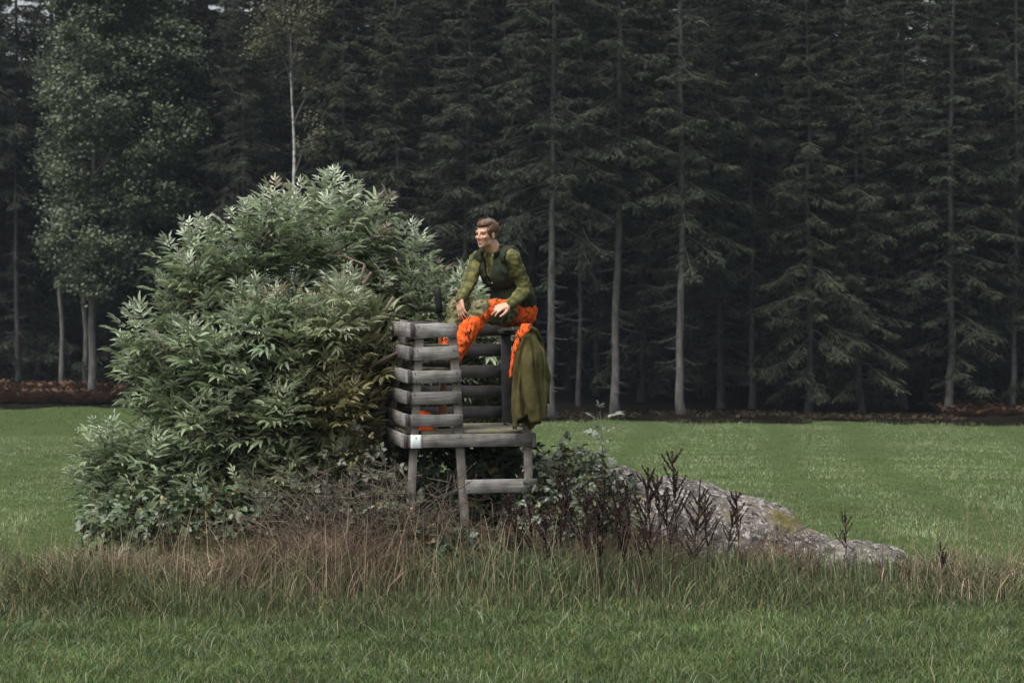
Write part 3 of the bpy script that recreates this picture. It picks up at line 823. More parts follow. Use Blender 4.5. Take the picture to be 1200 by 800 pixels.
for li, Lb in enumerate(LO):
    m = int(108 * area[li] / 0.3)
    v = nrm(g.normal(0, 1, (m, 3)))
    v = v[(v[:, 1] < 0.35) & (v[:, 2] > -0.55)]
    p = Lb[:3] + v * Lb[3:] * np.where(g.random((len(v), 1)) < .15, g.uniform(1.1, 1.5, (len(v), 1)), g.uniform(0.7, 1.1, (len(v), 1)))
    ins = np.zeros(len(p), bool)
    for lj, L2 in enumerate(LO):
        if lj == li: continue
        ins |= (((p - L2[:3]) / L2[3:]) ** 2).sum(1) < 0.62
    p, v = p[~ins], v[~ins]
    tips.append(p); dirs.append(nrm(v / Lb[3:] * 0.22 + np.array([0, -0.10, 0.9]) + g.normal(0, 0.26, (len(p), 3)))); reg.append(np.full(len(p), li))
    # inner leaves, so that the bush is not hollow
    m2 = len(p) // 3
    v2 = nrm(g.normal(0, 1, (m2, 3))); p2 = Lb[:3] + v2 * Lb[3:] * g.uniform(0.35, 0.75, (m2, 1))
    tips.append(p2); dirs.append(nrm(v2 * 0.5 + np.array([0, -0.2, 0.7]) + g.normal(0, 0.3, (m2, 3)))); reg.append(np.full(m2, li))
spr_px = [(393, 213, .9), (402, 232, .5), (383, 240, .3), (350, 228, .5), (340, 245, .2), (312, 234, .1), (322, 226, -.1), (441, 238, .5), (452, 232, .3), (425, 252, .1), (492, 280, .3), (480, 268, 0), (206, 268, -.1), (222, 262, .1), (240, 270, .2), (288, 248, 0), (270, 262, .2),
          (150, 372, .1), (160, 362, -.1), (190, 356, .1), (98, 512, 0), (112, 500, .1), (130, 497, -.1), (170, 478, .1), (415, 226, .4), (545, 322, 1.1), (556, 330, 1.0), (530, 335, 1.2), (520, 350, 1.1), (380, 215, 1.), (370, 232, .8), (300, 246, .2), (185, 285, .1), (198, 300, 0.)]
tp = np.array([W(a + (14 if a < 235 and b < 310 else 0), b + (4 if a < 235 or a > 430 else -2), 18.9 + (max(c, .78) if a > 405 else c)) for a, b, c in spr_px])
tp0 = tp
tips.append(tp); dirs.append(nrm(np.stack([(tp[:, 0] - EB[0]) * 0.25, -0.1 * np.ones(len(tp)), np.ones(len(tp))], 1) + g.normal(0, .12, (len(tp), 3)))); reg.append(np.full(len(tp), 20))
# short runs of shoots below those sprigs, so they are carried by the bush
tp = np.concatenate([tp, tp - np.array([0, 0, .13]) + g.normal(0, .035, tp.shape)])
tp2 = tp - np.array([0, 0, .24]) + g.normal(0, .05, tp.shape)
tips.append(tp2); dirs.append(nrm(np.stack([(tp[:, 0] - EB[0]) * 0.2, -0.15 * np.ones(len(tp)), np.ones(len(tp))], 1) + g.normal(0, .2, (len(tp), 3)))); reg.append(np.full(len(tp), 20))
tips = np.concatenate(tips); dirs = np.concatenate(dirs); reg = np.concatenate(reg)
keep = (tips[:, 2] > terr(tips[:, 0], tips[:, 1]) + 0.12)
# keep the bush out of the hunting stand
keep &= ~((tips[:, 0] > -1.20) & (tips[:, 0] < 0.4) & (tips[:, 1] < 19.42) & (tips[:, 1] > 17.6))
tips, dirs, reg = tips[keep], dirs[keep], reg[keep]
sel, cells = [], {}
for i_ in g.permutation(len(tips)):                       # keep plumes apart so that dark gaps stay between them
    p_ = tips[i_]; r_ = 0.06 if reg[i_] == 20 else 0.145
    kx = tuple(np.floor(p_ / 0.15).astype(int))
    near = [q for a_ in (-1, 0, 1) for b_ in (-1, 0, 1) for c_ in (-1, 0, 1) for q in cells.get((kx[0] + a_, kx[1] + b_, kx[2] + c_), ())]
    if any(((p_ - q) ** 2).sum() < r_ * r_ for q in near): continue
    cells.setdefault(kx, []).append(p_); sel.append(i_)
tips, dirs, reg = tips[sel], dirs[sel], reg[sel]
slen = g.uniform(0.30, 0.52, len(tips))
O, D, U, S, G, ID = shoot_leaves(tips, dirs, slen, 6, g, 0.185)
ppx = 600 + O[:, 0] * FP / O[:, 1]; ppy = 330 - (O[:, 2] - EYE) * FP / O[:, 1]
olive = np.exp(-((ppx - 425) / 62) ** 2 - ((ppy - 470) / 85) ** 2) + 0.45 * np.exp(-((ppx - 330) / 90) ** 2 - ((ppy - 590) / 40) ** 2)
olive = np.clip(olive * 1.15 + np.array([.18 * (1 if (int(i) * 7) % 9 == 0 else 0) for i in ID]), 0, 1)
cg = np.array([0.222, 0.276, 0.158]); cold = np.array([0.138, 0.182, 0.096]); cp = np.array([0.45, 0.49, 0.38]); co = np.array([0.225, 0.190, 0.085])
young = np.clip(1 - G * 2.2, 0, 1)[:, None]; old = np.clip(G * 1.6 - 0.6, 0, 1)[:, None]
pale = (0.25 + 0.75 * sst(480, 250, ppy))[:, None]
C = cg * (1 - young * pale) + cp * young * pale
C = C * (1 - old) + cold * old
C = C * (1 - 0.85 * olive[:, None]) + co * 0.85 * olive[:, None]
redid = ((np.array([int(i) * 13 % 11 for i in ID]) == 0) & (ppx > 290) & (ppy < 420)) | ((np.array([int(i) * 7 % 4 for i in ID]) == 0) & (ppx > 370) & (ppy > 255) & (ppy < 420))
C[redid & (G < 0.3)] = C[redid & (G < 0.3)] * 0.45 + np.array([0.20, 0.105, 0.075]) * 0.55
C = np.clip(C * g.uniform(0.78, 1.2, (len(C), 1)), 0.01, 1)
print('elder leaves', len(O), 'shoots', len(tips))
# the 300 leaves that show largest become parts of their own
front_score = -O[:, 1] + 0.25 * (O[:, 2]) + g.uniform(0, 0.9, len(O)) - 3 * (G > 0.6)
order = np.argsort(-front_score); own = order[:300]; rest = order[300:]
bush = thing('elder_bush', EB, 'large grey-green elder bush with pale shoot tips beside the wooden stand', 'bush')
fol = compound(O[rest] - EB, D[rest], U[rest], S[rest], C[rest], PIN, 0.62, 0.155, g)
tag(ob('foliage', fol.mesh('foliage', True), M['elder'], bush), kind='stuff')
LM = {}
def leaf_obj(name, o, d, up, size, c, parent, origin, scheme, ll, lw, mat, key, nvar=4, ncol=6):
    ci = tuple(np.round(np.asarray(c) * 40).astype(int)); v = int(g.integers(0, nvar)); kk = (key, v, ci)
    if kk not in LM:
        A_ = compound(np.zeros((1, 3)), np.array([[0, 1.0, 0]]), np.array([[0, 0, 1.0]]), np.array([1.0]), np.array([np.maximum(np.array(ci) / 40, 0.012)]), scheme, ll, lw, g)
        LM[kk] = A_.mesh('leaf', True)
    x = ob(name, LM[kk], mat, parent)
    d_, s_, n_ = frames(np.array([d]), np.array([up]))
    mtx = Matrix.Identity(4)
    for r in range(3):
        mtx[r][0] = s_[0][r] * size; mtx[r][1] = d_[0][r] * size; mtx[r][2] = n_[0][r] * size; mtx[r][3] = (o - origin)[r]
    x.matrix_local = mtx
for i_ in own:
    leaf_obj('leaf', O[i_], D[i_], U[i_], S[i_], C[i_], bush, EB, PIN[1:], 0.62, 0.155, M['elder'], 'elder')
# stems from the root stock to every lobe, then to the shoots
stems = []
for li, Lb in enumerate(LO):
    for q in range(2):
        b0 = np.array([g.normal(0, 0.18) + 0.25 * (Lb[0] - EB[0]), g.normal(0, 0.12), -0.05])
        e = Lb[:3] - EB + g.normal(0, 0.12, 3)
        t = np.linspace(0, 1, 8)[:, None]
        p = b0 * (1 - t) + e * t + np.array([0, 0, 0.25]) * np.sin(t * 3.14) + g.normal(0, 0.02, (8, 3)) * np.sin(t * 3.14)
        a_ = Acc(); a_.tube(p, np.linspace(0.028, 0.012, 8), 6)
        ob('stem', a_.mesh('stem', True), M['twig'], bush); stems.append(p + EB)
allp = np.concatenate(stems)
a_ = Acc()
for tpt, dd_, sl in zip(tips, dirs, slen):
    root = tpt - dd_ * sl
    j = np.argmin(((allp - root) ** 2).sum(1) + 4 * np.clip(allp[:, 2] - root[2], 0, None) ** 2); q = allp[j]
    a_.tube(np.array([q, q * 0.5 + root * 0.5 + np.array([0, 0, 0.03]), root, tpt]) - EB, [0.009, 0.007, 0.005, 0.002], 3, cap=False)
tag(ob('twigs', a_.mesh('twigs'), M['twig'], bush), kind='stuff')

# ---------------------------------------------------------------- brambles
def thicket(name, label, cat, root, lobes, dens, leafL, cbase, seed, nown, cane_n=14, scheme=TRI, ll=0.55, lw=0.40, avoid=None, flat=0.5):
    g2 = np.random.default_rng(seed)
    lobes = np.array(lobes)
    P_, N_ = [], []
    for Lb in lobes:
        m = int(dens * (Lb[3] * Lb[5] + Lb[3] * Lb[4]))
        v = nrm(g2.normal(0, 1, (m, 3))); v = v[v[:, 1] < 0.5]
        P_.append(Lb[:3] + v * Lb[3:] * g2.uniform(0.55, 1.1, (len(v), 1)) + g2.normal(0, 0.03, (len(v), 3))); N_.append(v)
    P_ = np.concatenate(P_); N_ = np.concatenate(N_)
    k = P_[:, 2] > terr(P_[:, 0], P_[:, 1]) + 0.03
    if avoid is not None: k &= ~avoid(P_)
    P_, N_ = P_[k], N_[k]; n = len(P_)
    D_ = nrm(N_ * 0.6 + g2.normal(0, 0.55, (n, 3)) + np.array([0, -0.15, -0.25]))
    U_ = nrm(N_ * 0.5 + np.array([0, -0.25, flat]) + g2.normal(0, 0.3, (n, 3)))
    S_ = leafL * g2.uniform(0.6, 1.3, n)
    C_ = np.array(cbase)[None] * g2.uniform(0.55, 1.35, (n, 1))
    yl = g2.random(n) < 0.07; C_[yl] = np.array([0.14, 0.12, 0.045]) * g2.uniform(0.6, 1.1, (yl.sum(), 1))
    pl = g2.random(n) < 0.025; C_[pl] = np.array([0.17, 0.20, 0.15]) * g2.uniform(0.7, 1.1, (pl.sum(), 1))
    root = np.array([root[0], root[1], float(terr(root[0], root[1]))])
    t_ = thing(name, root, label, cat)
    od = np.argsort(P_[:, 1] + g2.uniform(0, 0.5, n)); own_, rs = od[:nown], od[nown:]
    tag(ob('foliage', compound(P_[rs] - root, D_[rs], U_[rs], S_[rs], C_[rs], scheme, ll, lw, g2).mesh('foliage', True), M['bramble'], t_), kind='stuff')
    for i2 in own_:
        leaf_obj('leaf', P_[i2], D_[i2], U_[i2], S_[i2], C_[i2], t_, root, scheme, ll, lw, M['bramble'], name, 3)
    a2 = Acc()
    for q in range(cane_n):
        Lb = lobes[g2.integers(0, len(lobes))]; v = nrm(g2.normal(0, 1, 3)); v[2] = abs(v[2]); v[1] = min(v[1], .4)
        e = Lb[:3] + v * Lb[3:] * 1.0; b0 = np.array([Lb[0] + g2.normal(0, .2), Lb[1] + .1, terr(Lb[0], Lb[1])])
        mid = (b0 + e) / 2 + np.array([0, 0, 0.35 * Lb[5]]); tt = np.linspace(0, 1, 8)[:, None]
        p = (1 - tt) ** 2 * b0 + 2 * tt * (1 - tt) * mid + tt ** 2 * e
        a2.tube(p - root, np.linspace(0.006, 0.003, 8), 4, cap=False)
    tag(ob('canes', a2.mesh('canes'), M['twig'], t_), kind='stuff')
    return t_
def lb(px, py, rx, rz, Yc, ry): s = Yc / FP; return (*W(px, py, Yc), rx * s, ry, rz * s)
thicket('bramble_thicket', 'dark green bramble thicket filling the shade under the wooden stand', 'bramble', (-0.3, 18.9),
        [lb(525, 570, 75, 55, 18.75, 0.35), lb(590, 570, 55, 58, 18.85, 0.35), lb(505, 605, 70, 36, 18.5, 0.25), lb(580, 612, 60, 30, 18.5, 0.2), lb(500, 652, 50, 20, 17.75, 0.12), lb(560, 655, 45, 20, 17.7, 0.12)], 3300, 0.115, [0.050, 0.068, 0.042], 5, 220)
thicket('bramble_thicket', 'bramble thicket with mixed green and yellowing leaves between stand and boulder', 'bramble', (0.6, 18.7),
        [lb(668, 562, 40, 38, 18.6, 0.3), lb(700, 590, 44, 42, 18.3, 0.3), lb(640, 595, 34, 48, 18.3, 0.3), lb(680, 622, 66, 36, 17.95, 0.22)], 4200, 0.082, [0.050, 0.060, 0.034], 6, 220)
thicket('bramble_thicket', 'low tangled bramble between the elder bush and the stand legs', 'bramble', (-1.2, 18.4),
        [lb(425, 575, 50, 55, 18.3, 0.3), lb(370, 600, 50, 40, 18.2, 0.3), lb(450, 620, 50, 45, 18.0, 0.3)], 2100, 0.095, [0.065, 0.066, 0.044], 8, 120)
thicket('weed_clump', 'leafy green nettles under the drooping left skirts of the elder bush', 'weeds', (-2.9, 18.2),
        [lb(150, 620, 50, 35, 18.2, 0.3), lb(215, 620, 60, 45, 18.2, 0.3), lb(290, 615, 60, 40, 18.2, 0.25)], 1900, 0.11, [0.062, 0.088, 0.045], 9, 60)
# pale young elder shoot standing above the brambles
sp0 = W(706, 560, 18.5); spt = W(703, 482, 18.5)
ys = thing('elder_shoot', np.array([sp0[0], sp0[1], float(terr(sp0[0], sp0[1]))]), 'pale grey-green leafy shoot sticking up out of the brambles by the boulder', 'shoot')
yo = np.array(ys.location)
a_ = Acc(); a_.tube(np.array([yo, sp0, (sp0 + spt) / 2 + np.array([.01, 0, 0]), spt]) - yo, [0.008, 0.007, 0.005, 0.002], 5); ob('stem', a_.mesh('stem', True), M['twig'], ys)
tpa = np.array([spt, spt - np.array([0.01, 0, .18]), spt - np.array([-.02, 0, .36])])
O2, D2, U2, S2, G2, I2 = shoot_leaves(tpa, nrm(np.array([[0, 0, 1.0], [.2, 0, 1], [-.15, 0, 1]])), np.array([.2, .2, .2]), 3, g, 0.12)
for i_ in range(len(O2)):
    leaf_obj('leaf', O2[i_], D2[i_], U2[i_], S2[i_], np.array([0.22, 0.25, 0.19]), ys, yo, PIN[2:], 0.62, 0.2, M['elder'], 'shoot')

# ---------------------------------------------------------------- dead twiggy shrub
g3 = np.random.default_rng(21)
tw0 = np.array([-1.15, 17.9, 0.0]); tw0[2] = float(terr(tw0[0], tw0[1]))
tw = thing('dead_shrub', tw0, 'bare tangled grey twigs leaning in front of the elder bush', 'shrub')
a_ = Acc()
for q in range(230):
    b0 = np.array([g3.normal(0, 0.36), g3.normal(0, 0.15), 0]); hh = g3.uniform(0.25, 0.72)
    e = b0 + np.array([g3.normal(0, 0.28), g3.normal(0, 0.15), hh]); t = np.linspace(0, 1, 6)[:, None]
    p = b0 * (1 - t) + e * t + np.array([0, 0, 0.12]) * np.sin(t * 3.14) + g3.normal(0, 0.012, (6, 3))
    a_.tube(p, np.linspace(0.005, 0.002, 6), 3, cap=False)
    for r in range(3):
        q0 = p[g3.integers(2, 6)]; a_.tube([q0, q0 + np.array([g3.normal(0, .1), g3.normal(0, .06), g3.uniform(-.02, .14)])], [0.003, 0.0015], 3, cap=False)
ob('branches', a_.mesh('branches'), M['twig'], tw)

# ---------------------------------------------------------------- dock stalks
def dock_mesh(seed, H):
    g4 = np.random.default_rng(seed)
    st = Acc(); sd_ = Acc()
    lean = g4.normal(0, 0.08, 2); t = np.linspace(0, 1, 8)
    P_ = np.stack([lean[0] * t * H + g4.normal(0, .006, 8), lean[1] * t * H, t * H], 1)
    st.tube(P_, np.linspace(0.006, 0.003, 8), 5)
    spikes = [(P_[4:], 1.0)]
    for k in range(g4.integers(12, 18)):
        u = g4.uniform(0.42, 0.93); a = g4.uniform(0, 6.28); l = (0.34 - 0.22 * (u - .42) / .5) * H * g4.uniform(0.6, 1.1)
        b = np.array([np.interp(u, t, P_[:, i]) for i in range(3)]); tt = np.linspace(0, 1, 5)[:, None]
        d = np.array([math.cos(a) * .75, math.sin(a) * .75, 0.9])
        p = b + nrm(d) * l * tt + np.array([0, 0, 0.12]) * l * tt ** 2
        st.tube(p, np.linspace(0.004, 0.002, 5), 4, cap=False); spikes.append((p, .8))
    for p, s_ in spikes:
        L_ = np.linalg.norm(np.diff(p, axis=0), axis=1).sum(); m = int(L_ / 0.0018)
        u = g4.uniform(0.08, 1, m) * (len(p) - 1); i0 = np.minimum(u.astype(int), len(p) - 2); f = (u - i0)[:, None]
        c = p[i0] * (1 - f) + p[i0 + 1] * f
        whorl = 0.5 + 0.5 * np.abs(np.sin(u * 7 + g4.uniform(0, 6)))
        o_ = c + nrm(g4.normal(0, 1, (m, 3))) * (0.013 * s_ * whorl * g4.uniform(0.3, 1, m))[:, None]
        a1 = nrm(g4.normal(0, 1, (m, 3))) * 0.0075; b1 = nrm(np.cross(a1, g4.normal(0, 1, (m, 3)))) * 0.006
        V_ = np.stack([o_ - a1, o_ + b1, o_ + a1, o_ - b1], 1).reshape(-1, 3)
        sd_.add(V_, None, np.arange(m * 4).reshape(-1, 4), np.repeat(np.array([[0.036, 0.022, 0.019]]) * g4.uniform(0.5, 1.9, (m, 1)), 4, 0))
    return st.mesh('stem', True), sd_.mesh('seed_heads')
M['dock_stem'] = mat_noise('dock_stem', [(0.3, (0.03, 0.018, 0.015)), (0.7, (0.07, 0.042, 0.035))], (30, 30, 30), 0.8, 0)
DM = [dock_mesh(300 + k, 0.85) for k in range(6)]
dk = [(797, 528, 17.9), (757, 546, 17.8), (776, 556, 17.7), (741, 562, 17.6), (703, 548, 17.6), (664, 548, 17.5), (718, 558, 17.7), (690, 572, 17.4), (868, 574, 17.7), (830, 577, 17.6), (815, 562, 17.8),
      (848, 592, 17.5), (612, 592, 17.4), (640, 598, 17.3), (654, 578, 17.5), (626, 584, 17.5), (728, 590, 17.3), (680, 600, 17.2), (765, 590, 17.4), (787, 575, 17.5), (600, 575, 17.6), (993, 598, 17.9), (1106, 632, 17.6), (746, 610, 17.2), (706, 606, 17.3), (806, 600, 17.4)]
for k, (px, py, Y_) in enumerate(dk):
    w = W(px, py, Y_); z0 = float(terr(w[0], w[1])); H_ = max(0.3, (w[2] - z0))
    lab, grp = 'dark brown dried dock stalk with branched seed heads in front of the brambles', 'dried dock stalks by the brambles'
    if px in (797,): lab, grp = 'tallest dried dock stalk, dark and branched, standing before the boulder top', None
    elif px > 810 and px < 900: lab, grp = 'dark dried dock stalk standing against the lichen-spotted face of the boulder', 'dried dock stalks against the boulder'
    elif px == 993: lab, grp = 'lone dark dock stalk beside the low tail of the boulder', None
    elif px == 1106: lab, grp = 'short dark dock stalk alone among dry weeds past the boulder', None
    elif px < 660: lab, grp = 'dark dried dock stalk standing in front of the stand step', 'dried dock stalks by the step'
    t_ = thing('dock_plant', (w[0], w[1], z0 - 0.02), lab, 'weed', grp, rng.uniform(0, 6.28))
    s_ = H_ / 0.83; t_.scale = (0.75 * s_ + .2, 0.75 * s_ + .2, s_)
    a, b = DM[k % 6]
    ob('stem', a, M['dock_stem'], t_); ob('seed_heads', b, M['dry'], t_)

# ---------------------------------------------------------------- wooden hunting stand
def wood_mat(name, a, b, c, moss=0.0, top_moss=False):
    """weathered boards: grain runs along the mesh's own X axis"""
    m, N, L, P = newmat(name)
    tc = N.new('ShaderNodeTexCoord'); oi = N.new('ShaderNodeObjectInfo')
    ad = N.new('ShaderNodeVectorMath'); ad.operation = 'ADD'
    sc = N.new('ShaderNodeVectorMath'); sc.operation = 'SCALE'; sc.inputs['Scale'].default_value = 17.0
    cb = N.new('ShaderNodeCombineXYZ')
    for k in ('X', 'Y', 'Z'): L.new(oi.outputs['Random'], cb.inputs[k])
    L.new(cb.outputs['Vector'], sc.inputs[0]); L.new(tc.outputs['Object'], ad.inputs[0]); L.new(sc.outputs['Vector'], ad.inputs[1])
    mp = N.new('ShaderNodeMapping'); mp.inputs['Scale'].default_value = (3.5, 120, 120); L.new(ad.outputs['Vector'], mp.inputs['Vector'])
    n = N.new('ShaderNodeTexNoise'); n.inputs['Scale'].default_value = 1; n.inputs['Detail'].default_value = 7; n.inputs['Roughness'].default_value = 0.7; L.new(mp.outputs['Vector'], n.inputs['Vector'])
    r = rampnode(N, [(0.30, a), (0.52, b), (0.75, c)]); L.new(n.outputs['Fac'], r.inputs['Fac'])
    n2_ = N.new('ShaderNodeTexNoise'); n2_.inputs['Scale'].default_value = 11; n2_.inputs['Detail'].default_value = 5; L.new(ad.outputs['Vector'], n2_.inputs['Vector'])
    r2 = rampnode(N, [(0.36, (0.68, 0.66, 0.64)), (0.62, (1.15, 1.14, 1.12))]); L.new(n2_.outputs['Fac'], r2.inputs['Fac'])
    mx = N.new('ShaderNodeMix'); mx.data_type = 'RGBA'; mx.blend_type = 'MULTIPLY'; mx.inputs['Factor'].default_value = 1
    L.new(r.outputs['Color'], mx.inputs['A']); L.new(r2.outputs['Color'], mx.inputs['B'])
    out = mx.outputs['Result']
    # board to board variation
    hv = N.new('ShaderNodeHueSaturation'); mr = N.new('ShaderNodeMapRange'); mr.inputs['To Min'].default_value = 0.75; mr.inputs['To Max'].default_value = 1.35
    L.new(oi.outputs['Random'], mr.inputs['Value']); L.new(mr.outputs['Result'], hv.inputs['Value']); L.new(out, hv.inputs['Color']); out = hv.outputs['Color']
    if moss:
        n3 = N.new('ShaderNodeTexNoise'); n3.inputs['Scale'].default_value = 10; n3.inputs['Detail'].default_value = 6; L.new(ad.outputs['Vector'], n3.inputs['Vector'])
        r3 = rampnode(N, [(0.55 - moss, (0, 0, 0)), (0.68 - moss * 0.5, (1, 1, 1))]); L.new(n3.outputs['Fac'], r3.inputs['Fac'])
        m3 = N.new('ShaderNodeMix'); m3.data_type = 'RGBA'; L.new(r3.outputs['Color'], m3.inputs['Factor']); L.new(out, m3.inputs['A']); m3.inputs['B'].default_value = (0.10, 0.105, 0.045, 1)
        out = m3.outputs['Result']
    L.new(out, P.inputs['Base Color']); P.inputs['Roughness'].default_value = 0.85; P.inputs['Specular IOR Level'].default_value = 0.2
    b_ = N.new('ShaderNodeBump'); b_.inputs['Strength'].default_value = 0.35; b_.inputs['Distance'].default_value = 0.003; L.new(n.outputs['Fac'], b_.inputs['Height']); L.new(b_.outputs['Normal'], P.inputs['Normal'])
    return m
M['wood'] = wood_mat('weathered_wood', (0.075, 0.070, 0.066), (0.185, 0.175, 0.166), (0.30, 0.288, 0.275))
M['wood_dark'] = wood_mat('darker_wood', (0.022, 0.020, 0.021), (0.045, 0.041, 0.042), (0.07, 0.065, 0.065))  # darker tones for the back slats, rear post, rear beam and rail
M['wood_post'] = wood_mat('post_wood', (0.085, 0.075, 0.066), (0.15, 0.135, 0.12), (0.21, 0.19, 0.17))
M['wood_moss'] = wood_mat('mossy_wood', (0.07, 0.062, 0.05), (0.14, 0.125, 0.10), (0.20, 0.18, 0.14), moss=0.08)
M['end_grain'] = mat_noise('end_grain', [(0.3, (0.03, 0.025, 0.026)), (0.7, (0.065, 0.055, 0.055))], (60, 60, 60), 0.9, 0.2)
M['nail'] = mat_noise('rusty_nail', [(0.3, (0.02, 0.015, 0.013)), (0.7, (0.05, 0.035, 0.03))], (40, 40, 40), 0.6, 0)

TH = math.radians(11)
SO = np.array([-0.78, 18.0, 0.0])
stand = thing('hunting_stand', SO, 'small weathered grey slatted hunting stand on legs beside the elder bush', 'hunting stand', None, TH)
gw = np.random.default_rng(4)
def SW(u, v, w):       # stand coordinates -> world
    return SO + np.array([u * math.cos(TH) - v * math.sin(TH), u * math.sin(TH) + v * math.cos(TH), w])

def board(name, a, b, wd, th, wdir, mat='wood', parent=stand, wob=0.0016, nail_ends=None, label=None, end_mat=None):
    """a sawn board from a to b (stand coords), wd wide along wdir, th thick; chamfered, slightly warped; its mesh X runs along the board"""
    a = np.asarray(a, float); b = np.asarray(b, float); d = b - a; L_ = np.linalg.norm(d); d = d / L_
    wv = np.asarray(wdir, float); wv = nrm(wv - d * (wv @ d)); tv = np.cross(d, wv)
    c = min(0.0022, th * 0.12)
    hw, ht = wd / 2, th / 2
    prof = np.array([(-hw + c, -ht), (hw - c, -ht), (hw, -ht + c), (hw, ht - c), (hw - c, ht), (-hw + c, ht), (-hw, ht - c), (-hw, -ht + c)])
    secs = 5
    V_ = []
    for s in range(secs):
        t = s / (secs - 1); off = gw.normal(0, wob, 2) if 0 < s < secs - 1 else gw.normal(0, wob * .4, 2)
        sl = gw.normal(0, wob * 1.2) * (1 if s in (0, secs - 1) else 0)
        for (y, z) in prof: V_.append((t * L_ + sl * y / hw, y + off[0], z + off[1]))
    Q_ = []
    for s in range(secs - 1):
        for j in range(8): Q_.append((s * 8 + j, s * 8 + (j + 1) % 8, (s + 1) * 8 + (j + 1) % 8, (s + 1) * 8 + j))
    e = (secs - 1) * 8
    T_ = [(0, k + 1, k) for k in range(1, 7)] + [(e, e + k, e + k + 1) for k in range(1, 7)]
    bmesh_ = mk(name, V_, T_, Q_)
    o = ob(name, bmesh_, M[mat], parent)
    if end_mat:
        bmesh_.materials.append(M[end_mat])
        for pg in bmesh_.polygons:
            if len(pg.vertices) == 3: pg.material_index = 1
    mtx = Matrix.Identity(4)
    for r in range(3): mtx[r][0] = d[r]; mtx[r][1] = wv[r]; mtx[r][2] = tv[r]; mtx[r][3] = a[r]
    o.matrix_local = mtx
    if label: o['label'] = label
    if nail_ends:
        for x_ in nail_ends:
            for y_ in (-0.27, 0.27):
                ob('nail', NAIL, M['nail'], o).matrix_local = Matrix.Translation((x_ * L_, y_ * wd, ht * NS))
    return o
A_ = Acc(); A_.add(*sphere((0, 0, 0), (0.005, 0.005, 0.0025), 8, 4)); NAIL = A_.mesh('nail'); NS = 1.0
uz = (0, 0, 1)
ul = lambda w: 0.054 * (w - 0.7) / 0.89
ur = lambda w: 0.43 - 0.05 * (w - 0.7) / 0.89
fv = lambda w: 0.03 * (w - 0.7) / 0.89
bk = lambda w: 1.06 - 0.07 * (w - 0.7) / 0.89
UR = 0.935
levels = [(1.474, 1.589), (1.309, 1.411), (1.138, 1.239), (0.979, 1.08), (0.814, 0.912)]
# posts (each runs from the ground to the rail)
PT = 0.06
def post(name, top, bot, mat='wood_post', s=0.058, s2=0.045): return board(name, bot, top, s, s2, (1, 0, 0), mat)
post('post', (ul(1.575) + 0.055, fv(1.575) + 0.035, 1.575), (-0.055 + 0.05, 0.0, -0.32))
post('post', (ur(1.585) - 0.035, fv(1.585) + 0.035, 1.585), (0.50 - 0.035, 0.0, -0.32), s=0.064)
post('post', (UR - 0.035, 0.035, 1.50), (UR - 0.0, 0.0, -0.32), s=0.062)
post('post', (ul(1.60) + 0.06, bk(1.6) - 0.035, 1.60), (-0.11, 1.12, -0.32), 'wood_post')
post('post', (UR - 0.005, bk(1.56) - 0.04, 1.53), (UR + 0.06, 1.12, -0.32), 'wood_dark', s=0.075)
# front slats of the box, and its left side
NS = 1.0
for i, (z0, z1) in enumerate(levels):
    zm = (z0 + z1) / 2; dz = gw.normal(0, 0.007)
    board('plank', (ul(zm) + 0.005, fv(zm) - 0.002, zm), (ur(zm) + gw.normal(0, .008), fv(zm) - 0.002, zm + dz), (z1 - z0) * .93, 0.020, uz, 'wood', nail_ends=None)
    zs = zm + 0.005
    board('plank', (ul(zs) - 0.013, bk(zs) + 0.005, zs + gw.normal(0, 0.004)), (ul(zs) - 0.013, fv(zs) - 0.026, zs), (z1 - z0) * .95, 0.030, uz, 'wood', end_mat='end_grain')
    # back wall slats, darker
    board('plank', (ul(zm) + 0.01, bk(zm) + 0.016, zm), (UR + 0.05, bk(zm) + 0.016, zm + gw.normal(0, .003)), (z1 - z0) * (0.98), 0.022, uz, 'wood_dark', label='dark back slat')
# right hand rail that carries the seated person
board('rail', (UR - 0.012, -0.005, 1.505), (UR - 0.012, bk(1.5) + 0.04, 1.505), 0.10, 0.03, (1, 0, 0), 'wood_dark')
# base frame
board('beam', (0.001, -0.012, 0.712), (UR + 0.005, -0.012, 0.712), 0.096, 0.028, uz, 'wood')
board('beam', (-0.016, 1.09, 0.712), (-0.017, -0.036, 0.712), 0.098, 0.030, uz, 'wood', end_mat='end_grain')
board('beam', (UR + 0.022, 1.09, 0.71), (UR + 0.022, -0.03, 0.71), 0.105, 0.03, uz, 'wood_post')
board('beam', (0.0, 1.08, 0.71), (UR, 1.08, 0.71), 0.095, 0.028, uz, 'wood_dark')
# floor boards
for k in range(6):
    v0 = 0.10 + k * 0.172
    board('floor_board', (0.002 if k else 0.11, v0, 0.772 + gw.normal(0, .002)), (UR - 0.002 if k else UR - 0.08, v0, 0.772 + gw.normal(0, .002)), 0.16, 0.026, (0, 1, 0), 'wood_moss')
board('floor_board', (0.11, 0.045, 0.771), (0.36, 0.045, 0.771), 0.06, 0.026, (0, 1, 0), 'wood_moss')
# step between the two front legs
board('step', (0.435, -0.036, 0.372), (UR + 0.045, -0.036, 0.372), 0.10, 0.028, uz, 'wood')
